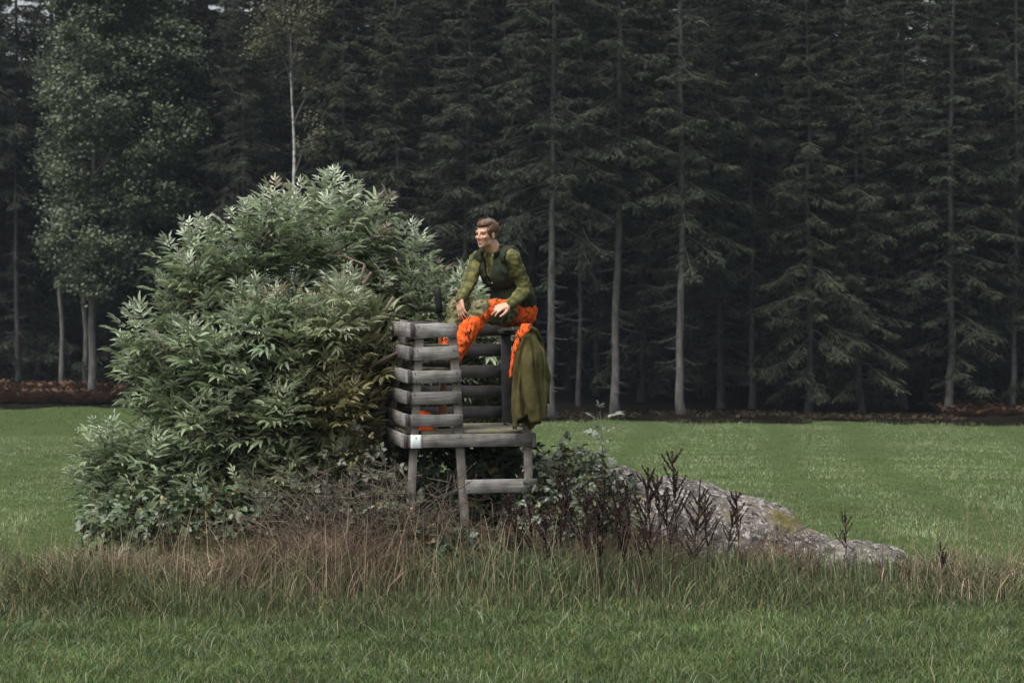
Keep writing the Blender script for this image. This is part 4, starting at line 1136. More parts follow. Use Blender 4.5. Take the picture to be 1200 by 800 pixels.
# arm rest and foot board inside the box
board('arm_rest', (0.065, 0.115, 1.418), (0.40, 0.10, 1.422), 0.09, 0.022, (0, 1, 0), 'wood_moss')
board('foot_board', (0.10, 0.20, 1.232), (0.345, 0.20, 1.232), 0.14, 0.030, (0, 1, 0), 'wood_moss')
board('foot_board', (0.10, 0.35, 1.232), (0.345, 0.35, 1.232), 0.13, 0.030, (0, 1, 0), 'wood_moss')
board('bearer', (0.075, 0.07, 1.198), (0.075, 1.0, 1.198), 0.05, 0.03, uz, 'wood_post')
board('bearer', (0.345, 0.07, 1.198), (0.345, 0.46, 1.198), 0.04, 0.03, uz, 'wood_post')
board('brace', (0.345, 0.46, 1.18), (0.345, 0.46, 0.77), 0.05, 0.03, (1, 0, 0), 'wood_post')
# nails
for (z0, z1) in levels + [(0.667, 0.766)]:
    zm = (z0 + z1) / 2
    for u in (ul(zm) + 0.035, ur(zm) - 0.03):
        for f in (0.28, -0.28):
            n_o = ob('nail', NAIL, M['nail'], stand); n_o.matrix_local = Matrix.Translation((u + gw.normal(0, .006), fv(zm) - 0.0155 if z0 > 0.7 else -0.0285, zm + f * (z1 - z0))) @ Matrix.Rotation(math.radians(90), 4, 'X')
for u in (0.455, UR + 0.02):
    for f in (-.03, .03):
        ob('nail', NAIL, M['nail'], stand).matrix_local = Matrix.Translation((u, -0.052, 0.372 + f)) @ Matrix.Rotation(math.radians(90), 4, 'X')
# white plate nailed to the corner of the beam
M['plate'] = mat_noise('white_plate', [(0.3, (0.60, 0.66, 0.66)), (0.7, (0.72, 0.77, 0.77))], (20, 20, 20), 0.9, 0, spec=0.1)
pl = board('number_plate', (0.022, -0.0295, 0.712), (0.102, -0.0295, 0.712), 0.098, 0.004, uz, 'plate', wob=0.0005, label='blank white plate nailed to the beam corner')
ob('nail', NAIL, M['nail'], pl).matrix_local = Matrix.Translation((0.04, 0.028, 0.0035))

# ---------------------------------------------------------------- person
def cloth_mat(name, kind):
    m, N, L, P = newmat(name)
    tc = N.new('ShaderNodeTexCoord')
    P.inputs['Roughness'].default_value = 0.9; P.inputs['Specular IOR Level'].default_value = 0.15
    def nz(s, d=5, r=0.6, vec=None):
        n = N.new('ShaderNodeTexNoise'); n.inputs['Scale'].default_value = s; n.inputs['Detail'].default_value = d; n.inputs['Roughness'].default_value = r
        L.new(vec or tc.outputs['Object'], n.inputs['Vector']); return n.outputs['Fac']
    def mix(a, b, f, mode='MIX'):
        x = N.new('ShaderNodeMix'); x.data_type = 'RGBA'; x.blend_type = mode
        if isinstance(f, float): x.inputs['Factor'].default_value = f
        else: L.new(f, x.inputs['Factor'])
        for k, v in (('A', a), ('B', b)):
            if isinstance(v, tuple): x.inputs[k].default_value = (*v, 1)
            else: L.new(v, x.inputs[k])
        return x.outputs['Result']
    def step(f, lo, hi):
        r = rampnode(N, [(lo, (0, 0, 0)), (hi, (1, 1, 1))]); L.new(f, r.inputs['Fac']); return r.outputs['Color']
    def camo_olive():
        c = mix((0.095, 0.085, 0.04), (0.165, 0.155, 0.085), step(nz(22, 4), 0.45, 0.52))
        c = mix(c, (0.028, 0.03, 0.015), step(nz(31, 5, 0.7), 0.53, 0.58))
        return mix(c, (0.24, 0.225, 0.15), step(nz(45, 4, 0.7), 0.62, 0.67))
    def camo_orange():
        v = N.new('ShaderNodeMapping'); v.inputs['Scale'].default_value = (1, 1, 0.45); v.inputs['Rotation'].default_value = (0.5, 0.4, 0.3); L.new(tc.outputs['Object'], v.inputs['Vector'])
        c = mix((0.70, 0.105, 0.016), (0.54, 0.075, 0.012), step(nz(18), 0.4, 0.62))
        c = mix(c, (0.022, 0.018, 0.012), step(nz(62, 3, 0.6, v.outputs['Vector']), 0.565, 0.60))
        return mix(c, (0.03, 0.026, 0.015), step(nz(26, 5, 0.75, v.outputs['Vector']), 0.60, 0.635))
    at = N.new('ShaderNodeAttribute'); at.attribute_name = 'Col'
    if kind == 'trousers':
        ad = N.new('ShaderNodeMath'); ad.operation = 'ADD'; sp = N.new('ShaderNodeSeparateColor'); L.new(at.outputs['Color'], sp.inputs['Color'])
        mu = N.new('ShaderNodeMath'); mu.operation = 'MULTIPLY_ADD'; L.new(nz(20, 4), mu.inputs[0]); mu.inputs[1].default_value = 0.35; mu.inputs[2].default_value = -0.175
        L.new(sp.outputs['Red'], ad.inputs[0]); L.new(mu.outputs['Value'], ad.inputs[1])
        c = mix(camo_orange(), camo_olive(), step(ad.outputs['Value'], 0.48, 0.52))
    elif kind == 'lining':
        c = camo_orange()
    elif kind == 'shirt':
        # tartan: two soft sets of bands laid on the cloth's own coordinates (stored in Col as u, v)
        sp = N.new('ShaderNodeSeparateColor'); L.new(at.outputs['Color'], sp.inputs['Color'])
        def band(src, freq, lo, hi):
            a = N.new('ShaderNodeMath'); a.operation = 'MULTIPLY'; L.new(src, a.inputs[0]); a.inputs[1].default_value = freq
            f = N.new('ShaderNodeMath'); f.operation = 'SINE'; L.new(a.outputs[0], f.inputs[0])
            return step(f.outputs[0], lo, hi)
        c = mix((0.098, 0.092, 0.030), (0.140, 0.130, 0.046), step(nz(14), 0.4, 0.6))
        c = mix(c, (0.030, 0.035, 0.014), mix((0, 0, 0), (0.6, 0.6, 0.6), band(sp.outputs['Red'], 68, -0.1, 0.7)))
        c = mix(c, (0.030, 0.035, 0.014), mix((0, 0, 0), (0.65, 0.65, 0.65), band(sp.outputs['Green'], 60, 0.0, 0.7)))
        c = mix(c, (0.15, 0.14, 0.06), mix((0, 0, 0), (0.35, 0.35, 0.35), band(sp.outputs['Red'], 160, 0.8, 0.95)))
    elif kind == 'vest':
        c = mix((0.015, 0.020, 0.011), (0.025, 0.031, 0.018), step(nz(60, 5), 0.4, 0.65)); pass
    elif kind == 'jacket':
        c = mix((0.052, 0.045, 0.015), (0.074, 0.064, 0.023), step(nz(35, 5), 0.35, 0.65)); pass
    elif kind == 'boot':
        c = mix((0.035, 0.030, 0.026), (0.07, 0.065, 0.055), step(nz(40, 4), 0.4, 0.6))
    L.new(c, P.inputs['Base Color'])
    b = N.new('ShaderNodeBump'); b.inputs['Strength'].default_value = 0.35; b.inputs['Distance'].default_value = 0.006; L.new(nz(38, 4), b.inputs['Height']); L.new(b.outputs['Normal'], P.inputs['Normal'])
    return m
for k in ('trousers', 'shirt', 'vest', 'jacket', 'lining', 'boot'): M[k] = cloth_mat('cloth_' + k, k)

def skin_mat():
    m, N, L, P = newmat('skin')
    at = N.new('ShaderNodeAttribute'); at.attribute_name = 'Col'
    tc = N.new('ShaderNodeTexCoord'); n = N.new('ShaderNodeTexNoise'); n.inputs['Scale'].default_value = 55; n.inputs['Detail'].default_value = 4; L.new(tc.outputs['Object'], n.inputs['Vector'])
    r = rampnode(N, [(0.3, (0.88, 0.86, 0.85)), (0.7, (1.1, 1.1, 1.1))]); L.new(n.outputs['Fac'], r.inputs['Fac'])
    x = N.new('ShaderNodeMix'); x.data_type = 'RGBA'; x.blend_type = 'MULTIPLY'; x.inputs['Factor'].default_value = 1; L.new(at.outputs['Color'], x.inputs['A']); L.new(r.outputs['Color'], x.inputs['B'])
    L.new(x.outputs['Result'], P.inputs['Base Color']); P.inputs['Roughness'].default_value = 0.5; P.inputs['Subsurface Weight'].default_value = 0.12; P.inputs['Subsurface Radius'].default_value = (0.012, 0.005, 0.003)
    return m
M['skin'] = skin_mat()
M['hair'] = mat_leaf('hair', 0.45, 0, 0.5, namt=0.4, nscale=70)
M['eye'] = mat_leaf('eye', 0.15, 0, 0.5, namt=0.02)
M['button'] = mat_noise('button', [(0.3, (0.3, 0.28, 0.24)), (0.7, (0.4, 0.38, 0.33))], (50, 50, 50), 0.4, 0)

PO = np.array([0.03, 18.74, float(SW(0.92, .75, 1.52)[2])])     # seat point on the rail
person = thing('person', PO, 'person in dark green vest and orange camouflage trousers sitting on the stand rail', 'person')
def Wp(px, py, Y): return W(px, py, Y) - PO
fw = nrm(np.array([-0.61, -0.79, 0.0])); lf = np.array([0.79, -0.61, 0.0]); upv = np.array([0, 0, 1.0])

J = dict(pel=Wp(603, 367, 18.76), waist=Wp(600, 345, 18.74), chest=Wp(589, 315, 18.68), neck=Wp(580, 294, 18.65),
         kL=Wp(564, 363, 18.42), kR=Wp(537, 360, 18.52), aL=Wp(530, 420, 18.33), aR=Wp(521, 416, 18.44),
         sL=Wp(600, 303, 18.535), sR=Wp(559, 305, 18.76), eL=Wp(616, 340, 18.60), eR=Wp(548, 337, 18.60), wL=Wp(597, 357, 18.43), wR=Wp(539, 351, 18.40))
J['hL'] = J['pel'] + lf * 0.085 - fw * 0.01; J['hR'] = J['pel'] - lf * 0.085 - fw * 0.01

# --- head in its own frame: x = person's left, y = forward, z = up
hf = nrm(np.array([-0.64, -0.77, -0.03])); hl = nrm(np.cross(np.array([0, 0, 1.0]), hf) * -1); hl = nrm(np.cross(hf, np.array([0, 0, 1.0]))) * -1
hu = np.cross(hl, hf); hu = hu if hu[2] > 0 else -hu
HR = np.stack([hl, hf, hu], 1); HC = Wp(569.5, 275.5, 18.60)
HSC = 0.88
def hd(V_): return np.asarray(V_) @ HR.T * HSC + HC
def hs_(c, r, nu=18, nv=12):
    V_, T_, Q_ = sphere(c, r, nu, nv); return hd(V_), T_, Q_
def hc_(p0, r0, p1, r1): return capsule(hd(np.array(p0)), r0, hd(np.array(p1)), r1)
head = [hs_((0, -.014, .032), (.0745, .096, .082)), hs_((0, .034, -.02), (.061, .060, .082)), hs_((0, .030, -.066), (.054, .056, .044)), hs_((0, .068, -.098), (.023, .020, .019)),
        hs_((0, .058, -.088), (.036, .026, .022)), hs_((.047, .010, -.066), (.014, .034, .03)), hs_((-.047, .010, -.066), (.014, .034, .03)),
        hc_((0, .090, .016), .0085, (0, .105, -.024), .0105), hs_((0, .106, -.026), (.0115, .010, .009)), hs_((.012, .096, -.031), (.009, .010, .008)), hs_((-.012, .096, -.031), (.009, .010, .008)),
        hc_((-.040, .076, .026), .013, (.040, .076, .026), .013), hs_((.040, .062, -.018), (.024, .024, .02)), hs_((-.040, .062, -.018), (.024, .024, .02)),
        hs_((0, .086, -.055), (.024, .011, .007)), hs_((0, .085, -.066), (.022, .011, .008)),
        hs_((.076, -.012, -.008), (.009, .020, .031)), hs_((-.076, -.012, -.008), (.009, .020, .031)), hs_((.078, -.010, -.028), (.008, .011, .012)), hs_((-.078, -.010, -.028), (.008, .011, .012)),
        capsule(hd(np.array((0, -.022, -.045))), .056, J['neck'], .060), capsule(J['neck'], .062, J['chest'] + upv * .05, .09)]

def hand(wrist, d, back, thumb_side, curl, spread=0.34, ln=1.0):
    """palm, four unequal bent fingers and a thumb leaving the side of the palm. d = direction of the hand, back = back-of-hand normal"""
    d = nrm(d); back = nrm(back - d * (back @ d)); s = np.cross(d, back) * thumb_side      # s points to the thumb side
    S = []
    pl_ = 0.088 * ln
    S.append(capsule(wrist - d * .005, .025, wrist + d * .012, .027))
    knl = [(-.030, .94, .070), (-.010, 1.02, .086), (.011, 1.05, .094), (.032, 1.0, .083)]      # offset to thumb side, knuckle distance, finger length
    for k, (o_, kd, fl) in enumerate(knl):
        kn = wrist + d * pl_ * kd + s * o_
        S.append(capsule(wrist + d * .01 + s * o_ * .55, .017, kn, .0125))
        a = curl[k]; p = kn; dirn = d
        ang = 0
        for q, (fr, r0, r1) in enumerate([(.46, .0102, .0092), (.30, .0092, .0082), (.24, .0082, .0070)]):
            ang += a * (0.75 if q == 0 else 1.0)
            dirn = nrm(d * math.cos(ang) - back * math.sin(ang) + s * (o_ * spread / .03) * 0.5)
            e = p + dirn * fl * fr * ln; S.append(capsule(p, r0, e, r1, 10, 3)); p = e
    t0 = wrist + d * .022 + s * .024 - back * .006
    t1 = t0 + nrm(d * .7 + s * .65 - back * .25) * .042; t2 = t1 + nrm(d * .9 + s * .25 - back * .3) * .034; t3 = t2 + nrm(d * 1 + s * .0 - back * .4) * .026
    S += [capsule(t0, .017, t1, .0125, 10, 3), capsule(t1, .0118, t2, .0105, 10, 3), capsule(t2, .0105, t3, .0085, 10, 3)]
    return S
# left hand lies on the left thigh; right hand hangs over the right knee
handL = hand(J['wL'], np.array([-0.85, -0.30, -0.26]), np.array([0.1, -0.5, 0.86]), -1, [0.28, 0.26, 0.26, 0.3], ln=.9)
handR = hand(J['wR'], np.array([0.10, -0.35, -1.0]), np.array([-0.75, -0.62, 0.15]), 1, [0.42, 0.38, 0.36, 0.32], ln=.92)
body = head + handL + handR + [
    capsule(J['pel'], .10, J['waist'], .10), capsule(J['waist'], .10, J['chest'], .115), capsule(J['chest'] + lf * .06, .085, J['sL'], .052), capsule(J['chest'] - lf * .06, .085, J['sR'], .052),
    capsule(J['sL'], .050, J['eL'], .038), capsule(J['eL'], .038, J['wL'], .027), capsule(J['sR'], .050, J['eR'], .038), capsule(J['eR'], .038, J['wR'], .027),
    capsule(J['hL'], .085, J['kL'], .058), capsule(J['kL'], .056, J['aL'], .040), capsule(J['hR'], .085, J['kR'], .058), capsule(J['kR'], .056, J['aR'], .040)]
me = remesh_mesh('body', body, 0.0046, 3, 0.5)
V_ = getv(me); loc_h = (V_ - HC) @ HR / HSC
def gs(c, r): return np.exp(-(((loc_h - np.array(c)) / np.array(r)) ** 2).sum(1))
# eye sockets, mouth line
push = np.zeros_like(V_)
for sx in (-1, 1):
    push -= hf * (0.011 * gs((sx * .031, .088, .006), (.015, .03, .010)))[:, None]
    push -= hf * (0.004 * gs((sx * .022, .09, -.05), (.008, .03, .02)))[:, None]
push -= hf * (0.006 * gs((0, .094, -.0605), (.022, .03, .0032)))[:, None]
V_ += push; setv(me, V_)
skin = np.array([0.44, 0.248, 0.162]); Cc = np.tile(skin, (len(V_), 1))
def paint(c, r, colr, amt):
    global Cc
    w = np.clip(gs(c, r) * 1.5, 0, 1)[:, None] * amt; Cc = Cc * (1 - w) + np.array(colr) * w
for sx in (-1, 1):
    paint((sx * .042, .075, -.025), (.02, .04, .02), (0.52, 0.24, 0.17), 0.5)
    for q in range(5): paint((sx * (.014 + q * .0085), .095 - q * .004, .0265 + (0.004 if q in (2, 3) else 0.0015)), (.006, .03, .0035), (0.075, 0.045, 0.028), 0.9)
    paint((sx * .031, .088, .006), (.014, .03, .005), (0.24, 0.13, 0.10), 0.75)
paint((0, .09, -.0555), (.019, .03, .0045), (0.42, 0.17, 0.14), 0.8); paint((0, .09, -.0665), (.017, .03, .005), (0.45, 0.19, 0.155), 0.8); paint((0, .095, -.0605), (.020, .03, .0022), (0.62, 0.5, 0.44), 0.85)
paint((0, .07, -.088), (.045, .05, .020), (0.34, 0.215, 0.16), 0.45); paint((0, .095, -.044), (.022, .03, .006), (0.36, 0.22, 0.165), 0.4)
for sx in (-1, 1): paint((sx * .05, .03, -.07), (.02, .04, .025), (0.36, 0.225, 0.17), 0.4)
setcol(me, Cc)
ob('body', me, M['skin'], person)
# eyes
for sx in (-1, 1):
    V2, T2, Q2 = sphere((0, 0, 0), .0115, 16, 12); c2 = np.tile(np.array([0.62, 0.60, 0.57]), (len(V2), 1)); c2[V2[:, 1] > .0080] = (0.05, 0.045, 0.04)
    A_ = Acc(); A_.add(V2 @ HR.T, T2, Q2, c2)
    ob('eye', A_.mesh('eye', True), M['eye'], person, loc=hd(np.array([sx * .030, .0672, .005])))
# hair: short sides, swept-up top
A2 = [hs_((0, -.026, .042), (.080, .094, .083)), hs_((0, .030, .088), (.056, .056, .034)), hs_((0, .062, .092), (.044, .026, .026)), hs_((0, -.045, .0), (.074, .068, .075)), hs_((0, -.01, .095), (.06, .07, .035))]
for sx in (-1, 1): A2 += [hs_((sx * .062, .028, .036), (.014, .026, .034)), hs_((sx * .066, .012, .006), (.010, .012, .026))]
hm = remesh_mesh('hair', A2, .005, 2)
V2 = getv(hm); n2_ = getn(hm); lh = (V2 - HC) @ HR / HSC
st = np.stack([lh[:, 0] * 3.2, lh[:, 1] * 0.9, lh[:, 2] * 1.2], 1)
V2 += n2_ * (0.006 * fbm(st, 38, 3) - 0.001)[:, None]; setv(hm, V2)
setcol(hm, np.array([0.075, 0.033, 0.018])[None] * (0.75 + 0.5 * np.clip(ns(st, 60) + .5, 0, 1))[:, None] * (0.7 + 0.45 * sst(0.0, 0.1, lh[:, 2]))[:, None] ** 0)
ho = ob('hair', hm, M['hair'], person)
# loose strands over the cap of hair
kk = (lh[:, 2] > .02) & ((lh[:, 1] < .05) | (lh[:, 2] > .085))
idx = np.flatnonzero(kk); idx = idx[np.random.default_rng(3).integers(0, len(idx), 3000)]
gp = np.random.default_rng(8); P2 = V2[idx]; nn = n2_[idx]
flow = nrm(-hf * 1.0 + hu * 0.35 + nn * 0.45 + gp.normal(0, .25, (3000, 3))); l2 = gp.uniform(.014, .036, (3000, 1)); w2 = nrm(np.cross(flow, nn)) * .0014
vv = np.stack([P2 - w2, P2 + w2, P2 + flow * l2], 1).reshape(-1, 3)
ob('strands', mk('strands', vv, np.arange(9000).reshape(-1, 3), None, np.repeat(np.array([[0.10, 0.046, 0.024]]) * gp.uniform(.35, 1.7, (3000, 1)), 3, 0)), M['hair'], ho)

# --- clothes
def wrinkle(me, amp, sc, chains, ring=0.0, rfreq=60):
    """folds: broad noise plus rings across the limbs named in chains [(p0, p1)]"""
    V_ = getv(me); n_ = getn(me)
    f = amp * fbm(V_, sc, 3)
    W_ = V_ @ np.array([[1.0, .3, 0], [-.2, .8, .4], [.2, -.5, .55]])
    f += amp * .8 * ((1 - np.abs(ns(W_, sc * 2.2)) * 2) ** 2 - .4)
    for (p0, p1, weight) in chains:
        ax = p1 - p0; L_ = np.linalg.norm(ax); ax = ax / L_; t = (V_ - p0) @ ax; rad = np.linalg.norm(V_ - p0 - t[:, None] * ax, axis=1)
        k = np.clip(1 - np.abs(t / L_ - .5) * 1.5, 0, 1) * (rad < .15)
        ph = t * rfreq + 7 * ns(V_, 7) + 5 * ns(V_, 3.3); f += ring * weight * k * (1 - 2 * np.abs(np.sin(ph * .5)) ** .7) * np.clip(.55 + 1.2 * ns(V_ + 3.1, 6), 0, 1.3)
    V_ += n_ * f[:, None]; setv(me, V_); return V_

ell = lambda c, r: (lambda v: v)(sphere(np.zeros(3), r, 20, 14))
def tor(c, r, pitch=0.0):      # ellipsoid in torso frame (left, forward, up)
    R_ = np.stack([lf, fw, upv], 1); V_, T_, Q_ = sphere(np.zeros(3), r, 22, 14); return V_ @ R_.T + c, T_, Q_
shirt = [tor(J['waist'], (.165, .125, .14)), tor(J['chest'], (.175, .125, .15)), tor(J['chest'] + upv * .08 - fw * .01, (.15, .095, .08)), capsule(J['chest'] + upv * .09 + lf * .05, .07, J['sL'], .068), capsule(J['chest'] + upv * .09 - lf * .05, .07, J['sR'], .068),
         capsule(J['sL'], .066, J['eL'], .055), capsule(J['eL'], .056, J['wL'] + nrm(J['eL'] - J['wL']) * .01, .042), capsule(J['sR'], .064, J['eR'], .053), capsule(J['eR'], .054, J['wR'] + nrm(J['eR'] - J['wR']) * .01, .040),
         capsule(J['neck'] - upv * .06, .078, J['neck'] - upv * .03 - fw * .012, .066)]
me = remesh_mesh('shirt', shirt, 0.0085, 3)
# tartan coordinates: along the sleeve / round it; up the torso / across it
V0 = getv(me); uv = np.zeros((len(V0), 3))
def chain_uv(V0, p0, p1, off):
    ax = p1 - p0; L_ = np.linalg.norm(ax); ax /= L_; t = (V0 - p0) @ ax; r = V0 - p0 - t[:, None] * ax
    e1 = nrm(np.cross(ax, np.array([0.2, 1, .1]))); e2 = np.cross(ax, e1); th = np.arctan2(r @ e2, r @ e1)
    tc_ = np.clip(t, 0, L_); dist = np.linalg.norm(V0 - p0 - tc_[:, None] * ax, axis=1)
    return dist, t + off, th * .062
best = np.full(len(V0), 9.0)
uv[:, 0] = V0 @ upv; uv[:, 1] = V0 @ lf
for (p0, p1, off) in ((J['sL'] + (J['eL'] - J['sL']) * .12, J['eL'], 0), (J['eL'], J['wL'], .29), (J['sR'] + (J['eR'] - J['sR']) * .12, J['eR'], .1), (J['eR'], J['wR'], .39)):
    dist, u_, v_ = chain_uv(V0, p0, p1, off); k = (dist < .085) & (dist < best); best[k] = dist[k]; uv[k, 0] = u_[k]; uv[k, 1] = v_[k]
wrinkle(me, .009, 9, [(J['sL'], J['eL'], 1), (J['eL'], J['wL'], 1), (J['sR'], J['eR'], 1), (J['eR'], J['wR'], 1)], .003, 70)
setcol(me, uv); ob('shirt', me, M['shirt'], person)
# shirt collar points
A_ = Acc()
for sgn in (1, -1):
    b0 = J['neck'] + fw * .062 + lf * sgn * .012 - upv * .012
    b1 = J['neck'] + fw * .02 + lf * sgn * .066 + upv * .022
    tipc = J['neck'] + fw * .085 + lf * sgn * .04 - upv * .055
    mid = J['neck'] + fw * .06 + lf * sgn * .06 - upv * .01
    for (p, q, r) in ((b0, b1, mid), (b0, mid, tipc)):
        n_ = nrm(np.cross(q - p, r - p)) * .003; A_.add(np.array([p, q, r, p + n_, q + n_, r + n_]), [(0, 1, 2), (5, 4, 3)], [(0, 1, 4, 3), (1, 2, 5, 4), (2, 0, 3, 5)], np.tile(np.array([.3, .1, 0]), (6, 1)) + np.array([p, q, r, p, q, r]) @ np.stack([upv, lf, np.zeros(3)], 1))
ob('collar', A_.mesh('collar'), M['shirt'], person)

vest = [tor(J['waist'] - upv * .03, (.185, .145, .13)), tor(J['waist'] - upv * .07 - fw * .02, (.18, .14, .10)), tor(J['chest'], (.185, .142, .155)), tor(J['chest'] + upv * .085 - fw * .012, (.165, .105, .085)),
        capsule(J['chest'] + upv * .10 + lf * .06, .07, J['sL'] - lf * .03 + upv * .01, .066), capsule(J['chest'] + upv * .10 - lf * .06, .07, J['sR'] + lf * .03 + upv * .01, .066), capsule(J['neck'] - upv * .03, .085, J['neck'] + upv * .034 - fw * .008, .078)]
me = remesh_mesh('vest', vest, 0.009, 4)
wrinkle(me, .012, 6.5, [], 0)
bm = bmesh.new(); bm.from_mesh(me)
dele = []
for v in bm.verts:
    p = np.array(v.co); q = p - J['neck']; a_l = q @ lf; a_f = q @ fw; a_u = q @ upv
    # front opening: wide V at the neck closing at mid chest; also open top of the collar and the hem
    if a_u > .048: dele.append(v); continue
    if a_u > -.02 and (a_l ** 2 + (a_f - .0) ** 2) < .058 ** 2: dele.append(v); continue
    wv_ = .012 + .050 * np.clip((a_u + .24) / .24, 0, 1)
    if a_f > 0.0 and a_u > -.24 and abs(a_l + .004) < wv_: dele.append(v); continue
    if (p - J['pel']) @ upv < .035: dele.append(v); continue
    for sj, ej in (('sL', 'eL'), ('sR', 'eR')):
        dd_ = nrm(J[ej] - J[sj]); side = 1 if sj == 'sL' else -1
        if (p - J[sj]) @ (lf * side) > -.012 and (p - J[sj]) @ upv > -.16: dele.append(v); break
bmesh.ops.delete(bm, geom=list(set(dele)), context='VERTS')
bmesh.ops.smooth_vert(bm, verts=[v for v in bm.verts if v.is_boundary], factor=.5, use_axis_x=True, use_axis_y=True, use_axis_z=True)
bm.to_mesh(me); bm.free()
vo = ob('vest', me, M['vest'], person); sm = vo.modifiers.new('thickness', 'SOLIDIFY'); sm.thickness = .009; sm.offset = 1
vv_ = getv(me)
for k in range(3):
    q = vv_ - J['neck']; h_ = -(.26 + .045 * k); kk = (np.abs(q @ upv - h_) < .02) & (np.abs(q @ lf) < .03)
    if kk.any():
        c_ = vv_[kk][np.argmax(q[kk] @ fw)] + fw * .008
        A_ = Acc(); A_.add(*sphere((0, 0, 0), (.006, .006, .006), 10, 6)); ob('button', A_.mesh('button', True), M['button'], vo, loc=c_)
# stand-up collar of the vest, folded open at the front
ang = np.linspace(math.radians(-142), math.radians(142), 29)     # measured from the nape
cv = []
for i_, a in enumerate(ang):
    fr = abs(a) / math.radians(142)
    out_ = -fw * math.cos(a) + lf * math.sin(a)
    for j_, t in enumerate(np.linspace(0, 1, 5)):
        r_ = .076 + .014 * t + .022 * fr ** 3 * t; z_ = -.030 + (.082 - .012 * fr) * t - .055 * fr ** 2
        cv.append(J['neck'] - fw * .004 + out_ * r_ + upv * z_ + fw * .02 * fr ** 2)
cv = np.array(cv); cq = [(i_ * 5 + j_, i_ * 5 + j_ + 1, (i_ + 1) * 5 + j_ + 1, (i_ + 1) * 5 + j_) for i_ in range(28) for j_ in range(4)]
cm_ = mk('collar', cv, None, cq, smooth=True); co_ = ob('collar', cm_, M['vest'], vo); sm = co_.modifiers.new('thickness', 'SOLIDIFY'); sm.thickness = .009; sm.offset = 0

tro = [tor(J['pel'] + upv * .01, (.175, .14, .11)), capsule(J['hL'], .108, J['kL'], .078), capsule(J['kL'], .080, J['aL'], .066), capsule(J['hR'], .108, J['kR'], .078), capsule(J['kR'], .080, J['aR'], .066), tor(J['pel'] + upv * .07, (.16, .125, .06)),
       capsule(J['kL'] + upv * .004 + fw * .01, .080, J['kL'] * .9 + J['aL'] * .1, .082), capsule(J['kR'] + fw * .01, .080, J['kR'] * .9 + J['aR'] * .1, .082)]
me = remesh_mesh('trousers', tro, 0.0075, 4)
V0 = getv(me)
def seg(V0, p0, p1):
    ax = p1 - p0; L_ = np.linalg.norm(ax); ax = ax / L_; t = np.clip((V0 - p0) @ ax, 0, L_); return t / L_, np.linalg.norm(V0 - p0 - t[:, None] * ax, axis=1)
patch = np.zeros(len(V0))
for hK, kK, aK, far in (('hL', 'kL', 'aL', 0), ('hR', 'kR', 'aR', 1)):
    t1, d1 = seg(V0, J[hK], J[kK]); t2, d2 = seg(V0, J[kK], J[aK])
    inner = (V0 - J[kK]) @ nrm(upv * .75 - lf * .9 + fw * .5)
    kneep = np.exp(-(np.linalg.norm(V0 - (J[kK] + fw * .055 + upv * .05 - lf * .02), axis=1) / .125) ** 2) * 1.2
    if far:
        kneep = np.where((d1 < .14) & (d1 <= d2 + .02), sst(.02, .25, t1) * 1.1, kneep); kneep = np.maximum(kneep, np.where((d2 < .12) & (t2 < .66), .95, 0))
    patch = np.maximum(patch, np.where(np.minimum(d1, d2) < .14, kneep, 0))
    back = (V0 - J[kK]) @ nrm(-fw * .5 - upv * .85)
    patch = np.maximum(patch, np.where((d1 < .14) & (t1 > .35) & (t1 < .93), sst(.055, .085, back) * .9, 0))
kf = np.linalg.norm(V0 - J['kR'], axis=1) < np.linalg.norm(V0 - J['kL'], axis=1)
wrinkle(me, .012, 8, [(J['hL'], J['kL'], 1), (J['kL'], J['aL'], 1.3), (J['hR'], J['kR'], 1), (J['kR'], J['aR'], 1.3)], .006, 62)
setcol(me, np.stack([np.clip(patch, 0, 1)] * 3, 1)); ob('trousers', me, M['trousers'], person)

for an, tw_ in (('aL', np.array([-0.80, -0.45, 0])), ('aR', np.array([-0.84, -0.40, 0]))):
    d_ = nrm(tw_); a0 = J[an]; zf = (1.252 - PO[2])
    heel = np.array([*(a0 - d_ * .045)[:2], zf + .036]); ball = np.array([*(a0 + d_ * .12)[:2], zf + .034]); toe = np.array([*(a0 + d_ * .185)[:2], zf + .036])
    bt = remesh_mesh('boot', [capsule(a0 + upv * .02, .052, a0 - upv * .05, .048), capsule(heel, .036, ball, .034), capsule(heel + upv * .02, .036, ball + upv * .012, .036), capsule(ball, .040, toe, .032), capsule(a0 - upv * .04, .045, ball + upv * .02, .034)], .007, 3)
    v3 = getv(bt); v3[:, 2] = np.maximum(v3[:, 2], zf + .001); setv(bt, v3)
    ob('boot', bt, M['boot'], person)

# ---------------------------------------------------------------- jacket hung on the front corner post
JT = SW(UR - 0.035, 0.02, 1.52)
jk = thing('jacket', np.array([JT[0], JT[1], 0.80]), 'olive jacket with orange camouflage lining hung over the corner post of the stand', 'jacket')
jo = np.array(jk.location)
zt = np.linspace(0, 1, 34)
